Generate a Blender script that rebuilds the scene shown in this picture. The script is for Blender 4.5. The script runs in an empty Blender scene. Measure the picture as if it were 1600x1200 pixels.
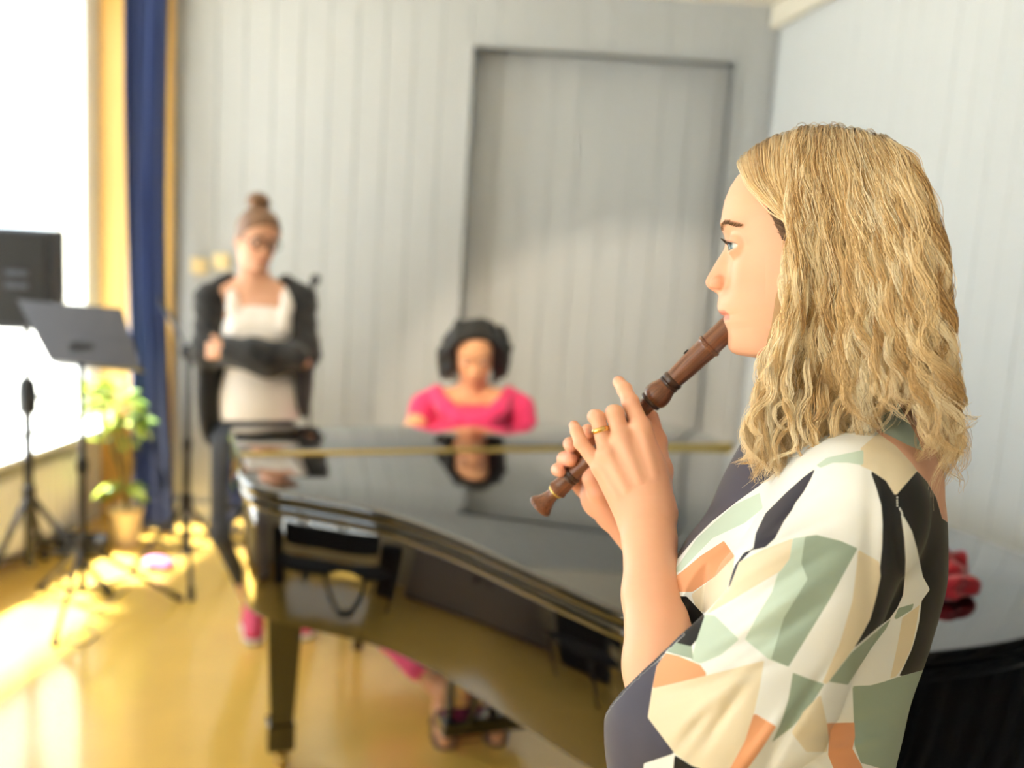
import bpy, bmesh, math, random
import numpy as np
from mathutils import Vector, Matrix

# ------------------------------------------------------------------ camera
scene = bpy.context.scene
COL = scene.collection
FPX = 1570.0
HC = 1.69
TH = math.radians(9.3)
RHO = math.radians(3.65)
vF = np.array([0, math.cos(TH), -math.sin(TH)])
vR0 = np.array([1.0, 0, 0])
vU0 = np.array([0, math.sin(TH), math.cos(TH)])
vR = math.cos(RHO) * vR0 + math.sin(RHO) * vU0
vU = math.cos(RHO) * vU0 - math.sin(RHO) * vR0
vC = np.array([0, 0, HC])


def P(px, py, d):
    """world point at view depth d behind pixel (px, py) of the 1600x1200 frame"""
    return vC + (vF + vR * (px - 800) / FPX - vU * (py - 600) / FPX) * d


cam_data = bpy.data.cameras.new('camera')
cam = bpy.data.objects.new('camera', cam_data)
COL.objects.link(cam)
cam.matrix_world = Matrix(((vR[0], vU[0], -vF[0], vC[0]), (vR[1], vU[1], -vF[1], vC[1]),
                           (vR[2], vU[2], -vF[2], vC[2]), (0, 0, 0, 1)))
cam_data.sensor_width = 36.0
cam_data.lens = 36.0 * FPX / 1600.0
cam_data.clip_start = 0.05
cam_data.dof.use_dof = True
cam_data.dof.focus_distance = 1.02
cam_data.dof.aperture_fstop = 2.5
scene.camera = cam
scene.cycles.max_bounces = 8
scene.cycles.diffuse_bounces = 4
scene.cycles.glossy_bounces = 4
scene.cycles.transparent_max_bounces = 8

# ------------------------------------------------------------------ light
scene.view_settings.view_transform = 'Standard'
scene.view_settings.look = 'None'
scene.view_settings.exposure = 0.02
scene.view_settings.gamma = 1.0
scene.view_settings.use_curve_mapping = False

world = bpy.data.worlds.new('world')
scene.world = world
world.use_nodes = True
wn = world.node_tree
wn.nodes.clear()
wo = wn.nodes.new('ShaderNodeOutputWorld')
wb = wn.nodes.new('ShaderNodeBackground')
wb.inputs['Color'].default_value = (0.84, 0.93, 1.0, 1)
wb.inputs['Strength'].default_value = 4.5
wn.links.new(wb.outputs[0], wo.inputs[0])

WL0 = np.array([-2.14, 5.15])            # corner of the left wall with the back wall
WLD = np.array([-0.15, -1.0]) / math.hypot(0.15, 1.0)   # along the left wall, towards the camera
WLN = np.array([-WLD[1], WLD[0]])        # normal into the room
WR0 = np.array([1.19, 5.15])
WRD = np.array([0.0825, -1.0]) / math.hypot(0.0825, 1.0)
WIN_Z0, WIN_Z1, CEIL = 0.52, 2.66, 2.80

sun_d = bpy.data.lights.new('sun', 'SUN')
sun_d.energy = 46.0
sun_d.angle = math.radians(4)
sun_d.color = (1.0, 0.97, 0.93)
sun = bpy.data.objects.new('sun', sun_d)
COL.objects.link(sun)
sun.rotation_euler = Vector((0.35, 0.02, -1.0)).to_track_quat('-Z', 'Y').to_euler()
sun.location = (-6, 2, 8)


def portal(name, s0, s1):
    d = bpy.data.lights.new(name, 'AREA')
    d.shape = 'RECTANGLE'
    d.size = s1 - s0
    d.size_y = WIN_Z1 - WIN_Z0
    d.cycles.is_portal = True
    o = bpy.data.objects.new(name, d)
    COL.objects.link(o)
    m = WL0 + WLD * (s0 + s1) / 2 - WLN * 0.06
    o.location = (m[0], m[1], (WIN_Z0 + WIN_Z1) / 2)
    o.rotation_euler = Vector((WLN[0], WLN[1], 0)).to_track_quat('-Z', 'Z').to_euler()


WINS = [(0.06, 2.42), (4.10, 6.10), (6.16, 8.06)]
for wi, (a_, b_) in enumerate(WINS):
    portal('window_portal', a_, b_)

# ------------------------------------------------------------------ materials
MATS = {}


def newmat(name):
    m = bpy.data.materials.new(name)
    m.use_nodes = True
    nt = m.node_tree
    return m, nt, nt.nodes['Principled BSDF']


def srgb(r, g, b):
    def f(c):
        c /= 255.0
        return c / 12.92 if c <= 0.04045 else ((c + 0.055) / 1.055) ** 2.4
    return (f(r), f(g), f(b), 1.0)


def mat(name, col, rough=0.5, metal=0.0, spec=0.5, var=0.0, scale=8.0, bump=0.0, bscale=40.0, coat=0.0,
        stretch=(1, 1, 1), sss=0.0, sheen=0.0, detail=3.0):
    """principled material with procedural colour variation and fine relief"""
    if name in MATS:
        return MATS[name]
    m, nt, b = newmat(name)
    b.inputs['Base Color'].default_value = col
    b.inputs['Roughness'].default_value = rough
    b.inputs['Metallic'].default_value = metal
    b.inputs['Specular IOR Level'].default_value = spec
    b.inputs['Coat Weight'].default_value = coat
    b.inputs['Coat Roughness'].default_value = 0.03
    b.inputs['Sheen Weight'].default_value = sheen
    if sss:
        b.inputs['Subsurface Weight'].default_value = sss
        b.inputs['Subsurface Radius'].default_value = (0.01, 0.004, 0.002)
        b.inputs['Subsurface Scale'].default_value = 1.0
    tc = nt.nodes.new('ShaderNodeTexCoord')
    mp = nt.nodes.new('ShaderNodeMapping')
    mp.inputs['Scale'].default_value = stretch
    nt.links.new(tc.outputs['Object'], mp.inputs['Vector'])
    if var > 0:
        n = nt.nodes.new('ShaderNodeTexNoise')
        n.inputs['Scale'].default_value = scale
        n.inputs['Detail'].default_value = detail
        nt.links.new(mp.outputs[0], n.inputs['Vector'])
        mx = nt.nodes.new('ShaderNodeMix')
        mx.data_type = 'RGBA'
        mx.inputs['A'].default_value = tuple(max(0, c * (1 - var)) for c in col[:3]) + (1,)
        mx.inputs['B'].default_value = tuple(min(1, c * (1 + var)) for c in col[:3]) + (1,)
        nt.links.new(n.outputs['Fac'], mx.inputs['Factor'])
        nt.links.new(mx.outputs['Result'], b.inputs['Base Color'])
    if bump > 0:
        n2 = nt.nodes.new('ShaderNodeTexNoise')
        n2.inputs['Scale'].default_value = bscale
        n2.inputs['Detail'].default_value = 4
        nt.links.new(mp.outputs[0], n2.inputs['Vector'])
        bp = nt.nodes.new('ShaderNodeBump')
        bp.inputs['Strength'].default_value = bump
        bp.inputs['Distance'].default_value = 0.004
        nt.links.new(n2.outputs['Fac'], bp.inputs['Height'])
        nt.links.new(bp.outputs[0], b.inputs['Normal'])
    MATS[name] = m
    return m


def vcol_mat(name, rough=0.5, spec=0.4, sss=0.0, bump=0.0, bscale=300.0, sheen=0.0, weave=False):
    """principled material reading the colour attribute 'Col' of the mesh"""
    if name in MATS:
        return MATS[name]
    m, nt, b = newmat(name)
    at = nt.nodes.new('ShaderNodeAttribute')
    at.attribute_name = 'Col'
    nt.links.new(at.outputs['Color'], b.inputs['Base Color'])
    b.inputs['Roughness'].default_value = rough
    b.inputs['Specular IOR Level'].default_value = spec
    b.inputs['Sheen Weight'].default_value = sheen
    if sss:
        b.inputs['Subsurface Weight'].default_value = sss
        b.inputs['Subsurface Radius'].default_value = (0.012, 0.005, 0.0025)
        b.inputs['Subsurface Scale'].default_value = 0.5
    if bump:
        tc = nt.nodes.new('ShaderNodeTexCoord')
        n2 = nt.nodes.new('ShaderNodeTexNoise')
        n2.inputs['Scale'].default_value = bscale
        n2.inputs['Detail'].default_value = 3
        nt.links.new(tc.outputs['Object'], n2.inputs['Vector'])
        bp = nt.nodes.new('ShaderNodeBump')
        bp.inputs['Strength'].default_value = bump
        bp.inputs['Distance'].default_value = 0.001
        nt.links.new(n2.outputs['Fac'], bp.inputs['Height'])
        nt.links.new(bp.outputs[0], b.inputs['Normal'])
    MATS[name] = m
    return m


def glass_mat():
    m, nt, b = newmat('window_glass')
    nt.nodes.remove(b)
    out = nt.nodes['Material Output']
    tr = nt.nodes.new('ShaderNodeBsdfTransparent')
    tr.inputs[0].default_value = (0.97, 0.985, 0.98, 1)
    gl = nt.nodes.new('ShaderNodeBsdfGlossy')
    gl.inputs['Roughness'].default_value = 0.02
    lw = nt.nodes.new('ShaderNodeLayerWeight')
    lw.inputs[0].default_value = 0.5
    pw = nt.nodes.new('ShaderNodeMath')
    pw.operation = 'POWER'
    pw.inputs[1].default_value = 5.0
    nt.links.new(lw.outputs['Facing'], pw.inputs[0])
    fr = nt.nodes.new('ShaderNodeMath')
    fr.operation = 'MULTIPLY_ADD'
    fr.inputs[1].default_value = 0.5
    fr.inputs[2].default_value = 0.04
    nt.links.new(pw.outputs[0], fr.inputs[0])
    mx = nt.nodes.new('ShaderNodeMixShader')
    nt.links.new(fr.outputs[0], mx.inputs[0])
    nt.links.new(tr.outputs[0], mx.inputs[1])
    nt.links.new(gl.outputs[0], mx.inputs[2])
    nt.links.new(mx.outputs[0], out.inputs[0])
    return m


M_WALL = mat('grey_wall_paint', srgb(185, 189, 193), 0.55, var=0.012, scale=3, bump=0.08, bscale=60, stretch=(1, 1, 0.15))
M_WALLR = mat('pale_wall_paint', srgb(203, 209, 215), 0.55, var=0.012, scale=3, bump=0.08, bscale=60, stretch=(1, 1, 0.15))
M_CREAM = mat('cream_paint', srgb(222, 218, 206), 0.6, var=0.02, bump=0.05)
M_CEIL = mat('ceiling_paint', srgb(240, 236, 226), 0.7, var=0.02, bump=0.05)
M_FLOOR = mat('yellow_linoleum', srgb(246, 202, 100), 0.26, var=0.08, scale=5, bump=0.03, bscale=90, detail=6)
M_FLOOR.node_tree.nodes['Principled BSDF'].inputs['Coat Weight'].default_value = 1.0
M_FLOOR.node_tree.nodes['Principled BSDF'].inputs['Coat Roughness'].default_value = 0.14
M_FLOOR.node_tree.nodes['Principled BSDF'].inputs['Coat IOR'].default_value = 1.75
M_WOOD = mat('orange_pine', srgb(242, 192, 108), 0.4, var=0.16, scale=9, bump=0.06, bscale=30, stretch=(6, 6, 0.4))
M_WHITE = mat('white_enamel', srgb(236, 238, 238), 0.35, var=0.01)
M_GLASS = glass_mat()
M_BLACK = mat('black_lacquer', srgb(9, 9, 10), 0.045, spec=0.75, coat=1.0, var=0.15, scale=2)
M_BRASS = mat('brass', srgb(206, 184, 116), 0.28, metal=1.0, var=0.08, scale=20)
M_STAND = mat('black_painted_steel', srgb(26, 28, 32), 0.38, var=0.15, scale=30)
M_STANDG = mat('grey_steel_tube', srgb(78, 82, 94), 0.32, metal=0.5, var=0.08, scale=30)
M_RUBBER = mat('black_rubber', srgb(18, 18, 19), 0.75, var=0.1, scale=60)
M_CURTAIN = mat('navy_curtain_cloth', srgb(38, 58, 112), 0.8, var=0.12, scale=30, bump=0.2, bscale=400, sheen=0.2)
M_IVORY = mat('ivory_key', srgb(240, 238, 228), 0.25, var=0.01)


# ------------------------------------------------------------------ mesh builders
def nrm(v):
    v = np.asarray(v, float)
    n = np.linalg.norm(v)
    return v / n if n > 1e-12 else v


class MB:
    def __init__(self):
        self.v = []
        self.f = []

    def add(self, verts, faces):
        o = len(self.v)
        self.v += [tuple(map(float, q)) for q in verts]
        self.f += [tuple(i + o for i in fc) for fc in faces]
        return self

    def box(self, c, s, rz=0.0, bev=0.0, axes=None):
        """box of full size s at centre c, turned by rz about z (or along the given three axes)"""
        bm = bmesh.new()
        bmesh.ops.create_cube(bm, size=1.0)
        for q in bm.verts:
            q.co = Vector((q.co.x * s[0], q.co.y * s[1], q.co.z * s[2]))
        if bev:
            bmesh.ops.bevel(bm, geom=list(bm.edges), offset=bev, segments=2, affect='EDGES', profile=0.5)
        bm.verts.index_update()
        if axes is None:
            ca, sa = math.cos(rz), math.sin(rz)
            axes = ((ca, sa, 0), (-sa, ca, 0), (0, 0, 1))
        ax = np.array(axes, float)
        vs = [np.array(c) + q.co.x * ax[0] + q.co.y * ax[1] + q.co.z * ax[2] for q in bm.verts]
        fs = [tuple(l.index for l in fc.verts) for fc in bm.faces]
        bm.free()
        return self.add(vs, fs)

    def tube(self, path, r, n=10, caps=True, flat=None):
        path = [np.asarray(p, float) for p in path]
        m = len(path)
        rs = [r] * m if np.isscalar(r) else list(r)
        t = [nrm(path[min(i + 1, m - 1)] - path[max(i - 1, 0)]) for i in range(m)]
        ref = np.array([0, 0, 1.0]) if abs(t[0][2]) < 0.9 else np.array([1.0, 0, 0])
        a = nrm(np.cross(t[0], ref))
        vs = []
        for i in range(m):
            a = nrm(a - t[i] * np.dot(a, t[i]))
            b = np.cross(t[i], a)
            for k in range(n):
                an = 2 * math.pi * k / n
                vs.append(path[i] + rs[i] * (math.cos(an) * a + math.sin(an) * b * (flat or 1.0)))
        fs = []
        for i in range(m - 1):
            for k in range(n):
                k2 = (k + 1) % n
                fs.append((i * n + k, i * n + k2, (i + 1) * n + k2, (i + 1) * n + k))
        if caps:
            fs.append(tuple(range(n - 1, -1, -1)))
            fs.append(tuple((m - 1) * n + k for k in range(n)))
        return self.add(vs, fs)

    def lathe(self, prof, origin=(0, 0, 0), axis=(0, 0, 1), n=24):
        """prof: list of (radius, distance along the axis)"""
        ax = nrm(axis)
        ref = np.array([0, 0, 1.0]) if abs(ax[2]) < 0.9 else np.array([1.0, 0, 0])
        a = nrm(np.cross(ax, ref))
        b = np.cross(ax, a)
        o = np.asarray(origin, float)
        vs, fs = [], []
        m = len(prof)
        for (r, h) in prof:
            for k in range(n):
                an = 2 * math.pi * k / n
                vs.append(o + ax * h + max(r, 1e-5) * (math.cos(an) * a + math.sin(an) * b))
        for i in range(m - 1):
            for k in range(n):
                k2 = (k + 1) % n
                fs.append((i * n + k, i * n + k2, (i + 1) * n + k2, (i + 1) * n + k))
        fs.append(tuple(range(n - 1, -1, -1)))
        fs.append(tuple((m - 1) * n + k for k in range(n)))
        return self.add(vs, fs)

    def prism(self, outline, z0, z1, bev=0.0, seg=2):
        bm = bmesh.new()
        lo = [bm.verts.new((p[0], p[1], z0)) for p in outline]
        f0 = bm.faces.new(lo)
        r = bmesh.ops.extrude_face_region(bm, geom=[f0])
        vs = [g for g in r['geom'] if isinstance(g, bmesh.types.BMVert)]
        for q in vs:
            q.co.z = z1
        bmesh.ops.recalc_face_normals(bm, faces=bm.faces)
        if bev:
            es = [e for e in bm.edges if abs(e.verts[0].co.z - e.verts[1].co.z) < 1e-6]
            bmesh.ops.bevel(bm, geom=es, offset=bev, segments=seg, affect='EDGES', profile=0.5)
        bm.verts.index_update()
        vv = [tuple(q.co) for q in bm.verts]
        ff = [tuple(l.index for l in fc.verts) for fc in bm.faces]
        bm.free()
        return self.add(vv, ff)

    def sphere(self, c, r, nu=16, nv=10, sc=(1, 1, 1)):
        prof = []
        vs, fs = [], []
        for i in range(nv + 1):
            th = math.pi * i / nv
            for k in range(nu):
                ph = 2 * math.pi * k / nu
                vs.append((c[0] + r * sc[0] * math.sin(th) * math.cos(ph), c[1] + r * sc[1] * math.sin(th) * math.sin(ph),
                           c[2] + r * sc[2] * math.cos(th)))
        for i in range(nv):
            for k in range(nu):
                k2 = (k + 1) % nu
                fs.append((i * nu + k, (i + 1) * nu + k, (i + 1) * nu + k2, i * nu + k2))
        return self.add(vs, fs)

    def build(self, name, material, parent=None, smooth=False, loc=None):
        return mesh_obj(name, np.array(self.v), self.f, material, parent, smooth, loc)


TLOC = {}


def mesh_obj(name, v, f, material, parent=None, smooth=False, loc=None, cols=None):
    me = bpy.data.meshes.new(name)
    v = np.asarray(v, float)
    off = np.zeros(3)
    if parent is not None and parent.name in TLOC:
        off = TLOC[parent.name]
    elif loc is not None:
        off = np.asarray(loc, float)
    me.from_pydata((v - off).tolist(), [], [tuple(int(i) for i in q) for q in f])
    me.update()
    if not smooth:
        pass
    else:
        me.polygons.foreach_set('use_smooth', [True] * len(me.polygons))
        if smooth == 'auto':
            me.set_sharp_from_angle(angle=math.radians(38))
    if cols is not None:
        ca = me.color_attributes.new('Col', 'FLOAT_COLOR', 'POINT')
        c = np.ones((len(v), 4), np.float32)
        c[:, :3] = cols
        ca.data.foreach_set('color', c.ravel())
    if material is not None:
        me.materials.append(material)
    o = bpy.data.objects.new(name, me)
    COL.objects.link(o)
    if parent is not None:
        o.parent = parent
        TLOC[o.name] = off
    elif loc is not None:
        o.location = off
        TLOC[o.name] = off
    return o


def tag(o, label, cat, group=None):
    o['label'] = label
    o['category'] = cat
    if group:
        o['group'] = group
    return o


def thing(name, label, cat, loc, group=None):
    o = bpy.data.objects.new(name, None)
    o.empty_display_size = 0.1
    COL.objects.link(o)
    o.location = tuple(loc)
    TLOC[o.name] = np.asarray(loc, float)
    return tag(o, label, cat, group)


def struct(o):
    o['kind'] = 'structure'
    return o


def catmull(pts, n=8, closed=False):
    pts = [np.asarray(p, float) for p in pts]
    m = len(pts)
    out = []
    rng = range(m if closed else m - 1)
    for i in rng:
        if closed:
            p0, p1, p2, p3 = pts[(i - 1) % m], pts[i], pts[(i + 1) % m], pts[(i + 2) % m]
        else:
            p0, p1, p2, p3 = pts[max(i - 1, 0)], pts[i], pts[i + 1], pts[min(i + 2, m - 1)]
        for k in range(n):
            t = k / n
            out.append(0.5 * ((2 * p1) + (-p0 + p2) * t + (2 * p0 - 5 * p1 + 4 * p2 - p3) * t * t + (-p0 + 3 * p1 - 3 * p2 + p3) * t ** 3))
    if not closed:
        out.append(pts[-1])
    return out

# ------------------------------------------------------------------ the room
rng = random.Random(5)
YW = 5.15
YB = -4.2                                                   # rear wall, behind the camera


def left_at(s, off=0.0):
    p = WL0 + WLD * s + WLN * off
    return p


def right_at(s, off=0.0):
    n = np.array([WRD[1], -WRD[0]])                         # into the room (towards -x)
    return WR0 + WRD * s + n * off


SEND = (YW - YB) / -WLD[1]
lb, rb = left_at(SEND), right_at((YW - YB) / -WRD[1])
fl = MB().prism([(lb[0] - .2, YB - .1), (rb[0] + .2, YB - .1), (WR0[0] + .2, YW + .35), (WL0[0] - .2, YW + .35)], -0.1, 0.0)
struct(fl.build('floor', M_FLOOR))
cl = MB().prism([(lb[0] - .2, YB - .1), (rb[0] + .2, YB - .1), (WR0[0] + .2, YW + .35), (WL0[0] - .2, YW + .35)], CEIL, CEIL + 0.1)
struct(cl.build('ceiling', M_CEIL))

# back wall: backing behind, with one plank object for every board; an alcove with its own boards
DX0, DX1, DZ = -0.295, 1.0, 2.52
wb_ = MB()
wb_.box(((WL0[0] + DX0) / 2 - .1, YW + .075, CEIL / 2), (DX0 - WL0[0] + .2, .09, CEIL))
wb_.box(((DX1 + WR0[0]) / 2 + .1, YW + .075, CEIL / 2), (WR0[0] - DX1 + .2, .09, CEIL))
wb_.box(((DX0 + DX1) / 2, YW + .075, (DZ + CEIL) / 2), (DX1 - DX0, .09, CEIL - DZ))
wb_.box(((DX0 + DX1) / 2, YW + .19, CEIL / 2), (DX1 - DX0 + .4, .06, CEIL))
wall_back = struct(wb_.build('wall_back', M_WALL))
_plank_cache = {}


def plank(parent, c, w, h, rz, m, t=0.018):
    key = (round(w, 4), round(h, 4), m.name)
    o = None
    if key in _plank_cache:
        o = bpy.data.objects.new('plank', _plank_cache[key])
        COL.objects.link(o)
    else:
        o = MB().box((0, 0, 0), (w - 0.0025, t, h), bev=0.0028).build('plank', m)
        _plank_cache[key] = o.data
    o.location = c
    o.rotation_euler = (0, 0, rz)
    o.parent = parent
    return o


PW = 0.139
x = DX0 - 0.012
while x - PW > -1.80:
    plank(wall_back, (x - PW / 2, YW + .022 + rng.uniform(0, .0015), CEIL / 2), PW, CEIL, 0, M_WALL)
    x -= PW
x = DX1 + 0.006
while x < WR0[0] - .01:
    w_ = min(PW, WR0[0] - x)
    plank(wall_back, (x + w_ / 2, YW + .022, CEIL / 2), w_, CEIL, 0, M_WALL)
    x += w_
x = DX0 - 0.012
while x < DX1:
    w_ = min(PW, DX1 + .006 - x)
    plank(wall_back, (x + w_ / 2, YW + .022, (DZ + CEIL) / 2), w_, CEIL - DZ, 0, M_WALL)
    x += w_
x = DX0
while x < DX1 - 0.01:
    w_ = min(PW, DX1 - x)
    plank(wall_back, (x + w_ / 2, YW + .145 + rng.uniform(0, .002), DZ / 2), w_, DZ, 0, M_WALL)
    x += w_
# alcove lining: the dark reveal at the left, head and right
lin = MB()
lin.box((DX0 - .008, YW + .08, DZ / 2), (.016, .16, DZ))
lin.box((DX1 + .008, YW + .08, DZ / 2), (.016, .16, DZ))
lin.box(((DX0 + DX1) / 2, YW + .08, DZ + .008), (DX1 - DX0 + .03, .16, .016))
struct(lin.build('trim_1', M_WALL))

# right wall with boards
RL = (YW - YB) / -WRD[1]
wr = MB()
mid = right_at(RL / 2, -.075)
wr.box((mid[0], mid[1], CEIL / 2), (.1, RL + .3, CEIL), rz=math.atan2(WRD[1], WRD[0]) + math.pi / 2)
wall_right = struct(wr.build('wall_right', M_WALLR))
s = 0.0
while s < RL - .05:
    c = right_at(s + PW / 2, -.016 - rng.uniform(0, .0015))
    plank(wall_right, (c[0], c[1], CEIL / 2), PW, CEIL, math.atan2(WRD[1], WRD[0]), M_WALLR)
    s += PW
# cornice on the right wall, ceiling trim at the corner
c = right_at(RL / 2, .022)
struct(MB().box((c[0], c[1], CEIL - .06), (.045, RL, .11), rz=math.atan2(WRD[1], WRD[0]) + math.pi / 2, bev=.006).build('trim_2', M_CREAM))
c = right_at(RL / 2, .008)
struct(MB().box((c[0], c[1], .05), (.018, RL, .10), rz=math.atan2(WRD[1], WRD[0]) + math.pi / 2, bev=.004).build('baseboard_right', M_WHITE))
struct(MB().box(((-1.78 + DX0) / 2, YW + .002, .05), (DX0 + 1.78, .018, .10), bev=.004).build('baseboard_back', M_WALL))
# rear wall
struct(MB().box(((lb[0] + rb[0]) / 2, YB - .05, CEIL / 2), (rb[0] - lb[0] + .6, .1, CEIL)).build('wall_rear', M_CREAM))

# pine panelling between the window wall and the boards
px0, px1 = WL0[0], -1.775
pn = MB().box(((px0 + px1) / 2, YW + .035, CEIL / 2), (px1 - px0, .05, CEIL))
pine = struct(pn.build('trim_3', M_WOOD))
for k in range(3):
    w_ = (px1 - px0) / 3
    plank(pine, (px0 + w_ * (k + .5), YW + .003, CEIL / 2), w_, CEIL, 0, M_WOOD, .02)

# left wall: parapet, lintel and posts around the windows
wl = MB()
rzl = math.atan2(WLD[1], WLD[0])
for (z0, z1) in ((0, WIN_Z0), (WIN_Z1, CEIL)):
    m_ = left_at(SEND / 2, -.10)
    wl.box((m_[0], m_[1], (z0 + z1) / 2), (SEND + .3, .20, z1 - z0), rz=rzl)
edges = [(-.15, WINS[0][0])] + [(WINS[i][1], WINS[i + 1][0]) for i in range(len(WINS) - 1)] + [(WINS[-1][1], SEND + .1)]
for (a, b) in edges:
    m_ = left_at((a + b) / 2, -.10)
    wl.box((m_[0], m_[1], (WIN_Z0 + WIN_Z1) / 2), (b - a, .20, WIN_Z1 - WIN_Z0), rz=rzl)
struct(wl.build('wall_left', M_CREAM))
for i, (a, b) in enumerate(WINS):
    fr = MB()
    zc = (WIN_Z0 + WIN_Z1) / 2
    for s_ in (a + .03, b - .03):
        m_ = left_at(s_, -.05)
        fr.box((m_[0], m_[1], zc), (.06, .09, WIN_Z1 - WIN_Z0), rz=rzl, bev=.006)
    for z_ in (WIN_Z0 + .03, WIN_Z1 - .03):
        m_ = left_at((a + b) / 2, -.05)
        fr.box((m_[0], m_[1], z_), (b - a - .12, .085, .06), rz=rzl, bev=.006)
    m_ = left_at((a + b) / 2, -.05)
    fr.box((m_[0], m_[1], zc), (.045, .07, WIN_Z1 - WIN_Z0 - .12), rz=rzl, bev=.005)
    w = struct(fr.build('window_%d' % (i + 1), M_WHITE))
    for (s0, s1) in ((a + .06, (a + b) / 2 - .022), ((a + b) / 2 + .022, b - .06)):
        m_ = left_at((s0 + s1) / 2, -.05)
        MB().box((m_[0], m_[1], zc), (s1 - s0, .006, WIN_Z1 - WIN_Z0 - .12), rz=rzl).build('pane', M_GLASS, w)
    m_ = left_at((a + b) / 2, .07)
    MB().box((m_[0], m_[1], WIN_Z0 + .012), (b - a + .06, .22, .03), rz=rzl, bev=.006).build('window_sill', M_WHITE, w)

# ground outside the windows
struct(MB().box((-14, 0, -.35), (22, 40, .1)).build('ground_outside', mat('pale_paving', srgb(190, 188, 180), 0.9, var=.15, scale=2)))


# radiator under the first window: ribs stand one by one
def radiator(s0, s1, label):
    m_ = left_at((s0 + s1) / 2, .09)
    t = thing('radiator', label, 'radiator', (m_[0], m_[1], .12), 'white radiators under the windows')
    n = int((s1 - s0) / .055)
    for k in range(n):
        q = left_at(s0 + (k + .5) * (s1 - s0) / n, .09)
        MB().box((q[0], q[1], .27), (.036, .10, .34), rz=rzl, bev=.012).build('rib', M_WHITE, t)
    for z_ in (.14, .40):
        a_, b_ = left_at(s0, .09), left_at(s1, .09)
        MB().tube([(a_[0], a_[1], z_), (b_[0], b_[1], z_)], .016).build('pipe', M_WHITE, t, smooth='auto')
    for s_ in (s0 + .12, s1 - .12):
        q = left_at(s_, .07)
        MB().box((q[0], q[1], .075), (.03, .12, .15), rz=rzl).build('bracket', M_WHITE, t)


radiator(.35, 1.75, 'white ribbed radiator under the window behind the loudspeaker')

# curtain: gathered navy cloth hanging in front of the pine boards
cv, cf = [], []
NU, NV = 64, 40
for j in range(NV + 1):
    tz = j / NV
    z = 2.76 - tz * (2.76 - .03)
    xa = -1.965 + .09 * tz ** 1.3
    wd = .215 - .03 * math.sin(math.pi * tz) + 0.0 * tz
    for i in range(NU + 1):
        u = i / NU
        ph = u * 2 * math.pi * 4.0
        amp = .030 + .012 * math.sin(7 * u + 2 * tz)
        cv.append((xa + wd * u + .012 * math.sin(2 * ph + 1.0), 4.98 - .10 * tz + amp * math.sin(ph + .5 * math.sin(3 * tz)) + .008 * math.sin(2.3 * ph + 5 * tz), z))
for j in range(NV):
    for i in range(NU):
        a = j * (NU + 1) + i
        cf.append((a, a + 1, a + NU + 2, a + NU + 1))
cur = mesh_obj('curtain', cv, cf, M_CURTAIN, None, True, loc=(-1.85, 4.93, .03))
sm = cur.modifiers.new('solid', 'SOLIDIFY')
sm.thickness = .003
tag(cur, 'navy blue curtain hanging in folds beside the window', 'curtain')
rail = MB().tube([(-2.05, 4.99, 2.775), (-1.70, 4.99, 2.775)], .012).build('curtain_rail', M_WHITE, None, 'auto', loc=(-1.87, 4.99, 2.775))
tag(rail, 'white curtain rail above the navy curtain', 'rail')

# switches on the back wall
for (xx, zz, lab) in ((-1.638, 1.355, 'cream wall switch nearer the navy curtain'), (-1.522, 1.385, 'cream wall switch right beside the standing woman')):
    t = thing('wall_switch', lab, 'switch', (xx, YW + .012, zz), 'switches on the back wall')
    M_SW = mat('cream_plastic', srgb(246, 226, 178), .4, var=.02)
    MB().box((xx, YW + .004, zz), (.082, .016, .082), bev=.004).build('plate', M_SW, t)
    MB().box((xx, YW - .008, zz), (.05, .012, .05), bev=.003).build('rocker', M_SW, t)

# ------------------------------------------------------------------ the grand piano
PA = math.radians(20.5)
pu = np.array([math.cos(PA), math.sin(PA)])
pv = np.array([math.sin(PA), -math.cos(PA)])
pF = np.array([-.874, 3.084])


def pp(a, b, z=None):
    q = pF + a * pu + b * pv
    return (q[0], q[1]) if z is None else (q[0], q[1], z)


curve_ab = [(-.005, .36), (-.02, .50), (-.022, .58), (-.006, .665), (.05, .745), (.145, .826), (.275, .951), (.378, 1.137), (.457, 1.34),
            (.522, 1.51), (.585, 1.655), (.68, 1.775), (.82, 1.86), (1.0, 1.901), (1.26, 1.889), (1.48, 1.82), (1.63, 1.70), (1.688, 1.50)]
side = [(p[0], p[1]) for p in catmull(curve_ab, 6)]


def inset(poly, d):
    out = []
    m = len(poly)
    for i in range(m):
        p0, p1 = np.array(poly[i - 1]), np.array(poly[(i + 1) % m])
        t = nrm(p1 - p0)
        nn = np.array([-t[1], t[0]])
        out.append(np.array(poly[i]) + nn * d)
    return [tuple(q) for q in out]


full = [(0.0, 0.0)] + side + [(1.66, 1.0), (1.62, .5), (1.605, .36), (1.57, 0.0)]
piano = thing('grand_piano', 'glossy black grand piano with its lid closed', 'piano', (*pp(.78, .8), 0.0))
SGN = 1.0
ar = sum(full[i][0] * full[(i + 1) % len(full)][1] - full[(i + 1) % len(full)][0] * full[i][1] for i in range(len(full)))
SGN = 1.0 if ar > 0 else -1.0
rim = inset(full, .018 * SGN)
RIM_Z0, RIM_Z1, LID_Z0, LID_Z1 = .64, .955, .962, .99
body = MB().prism([pp(*q) for q in rim if q[1] > -1], RIM_Z0, RIM_Z1, bev=.006)
body.build('body', M_BLACK, piano, 'auto')
band = inset(full, .03 * SGN)
lipo = inset(full, .006 * SGN)
MB().prism([pp(*q) for q in lipo], RIM_Z1 - .03, RIM_Z1 + .004, bev=.012, seg=3).build('rim_moulding', M_BLACK, piano, 'auto')
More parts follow.
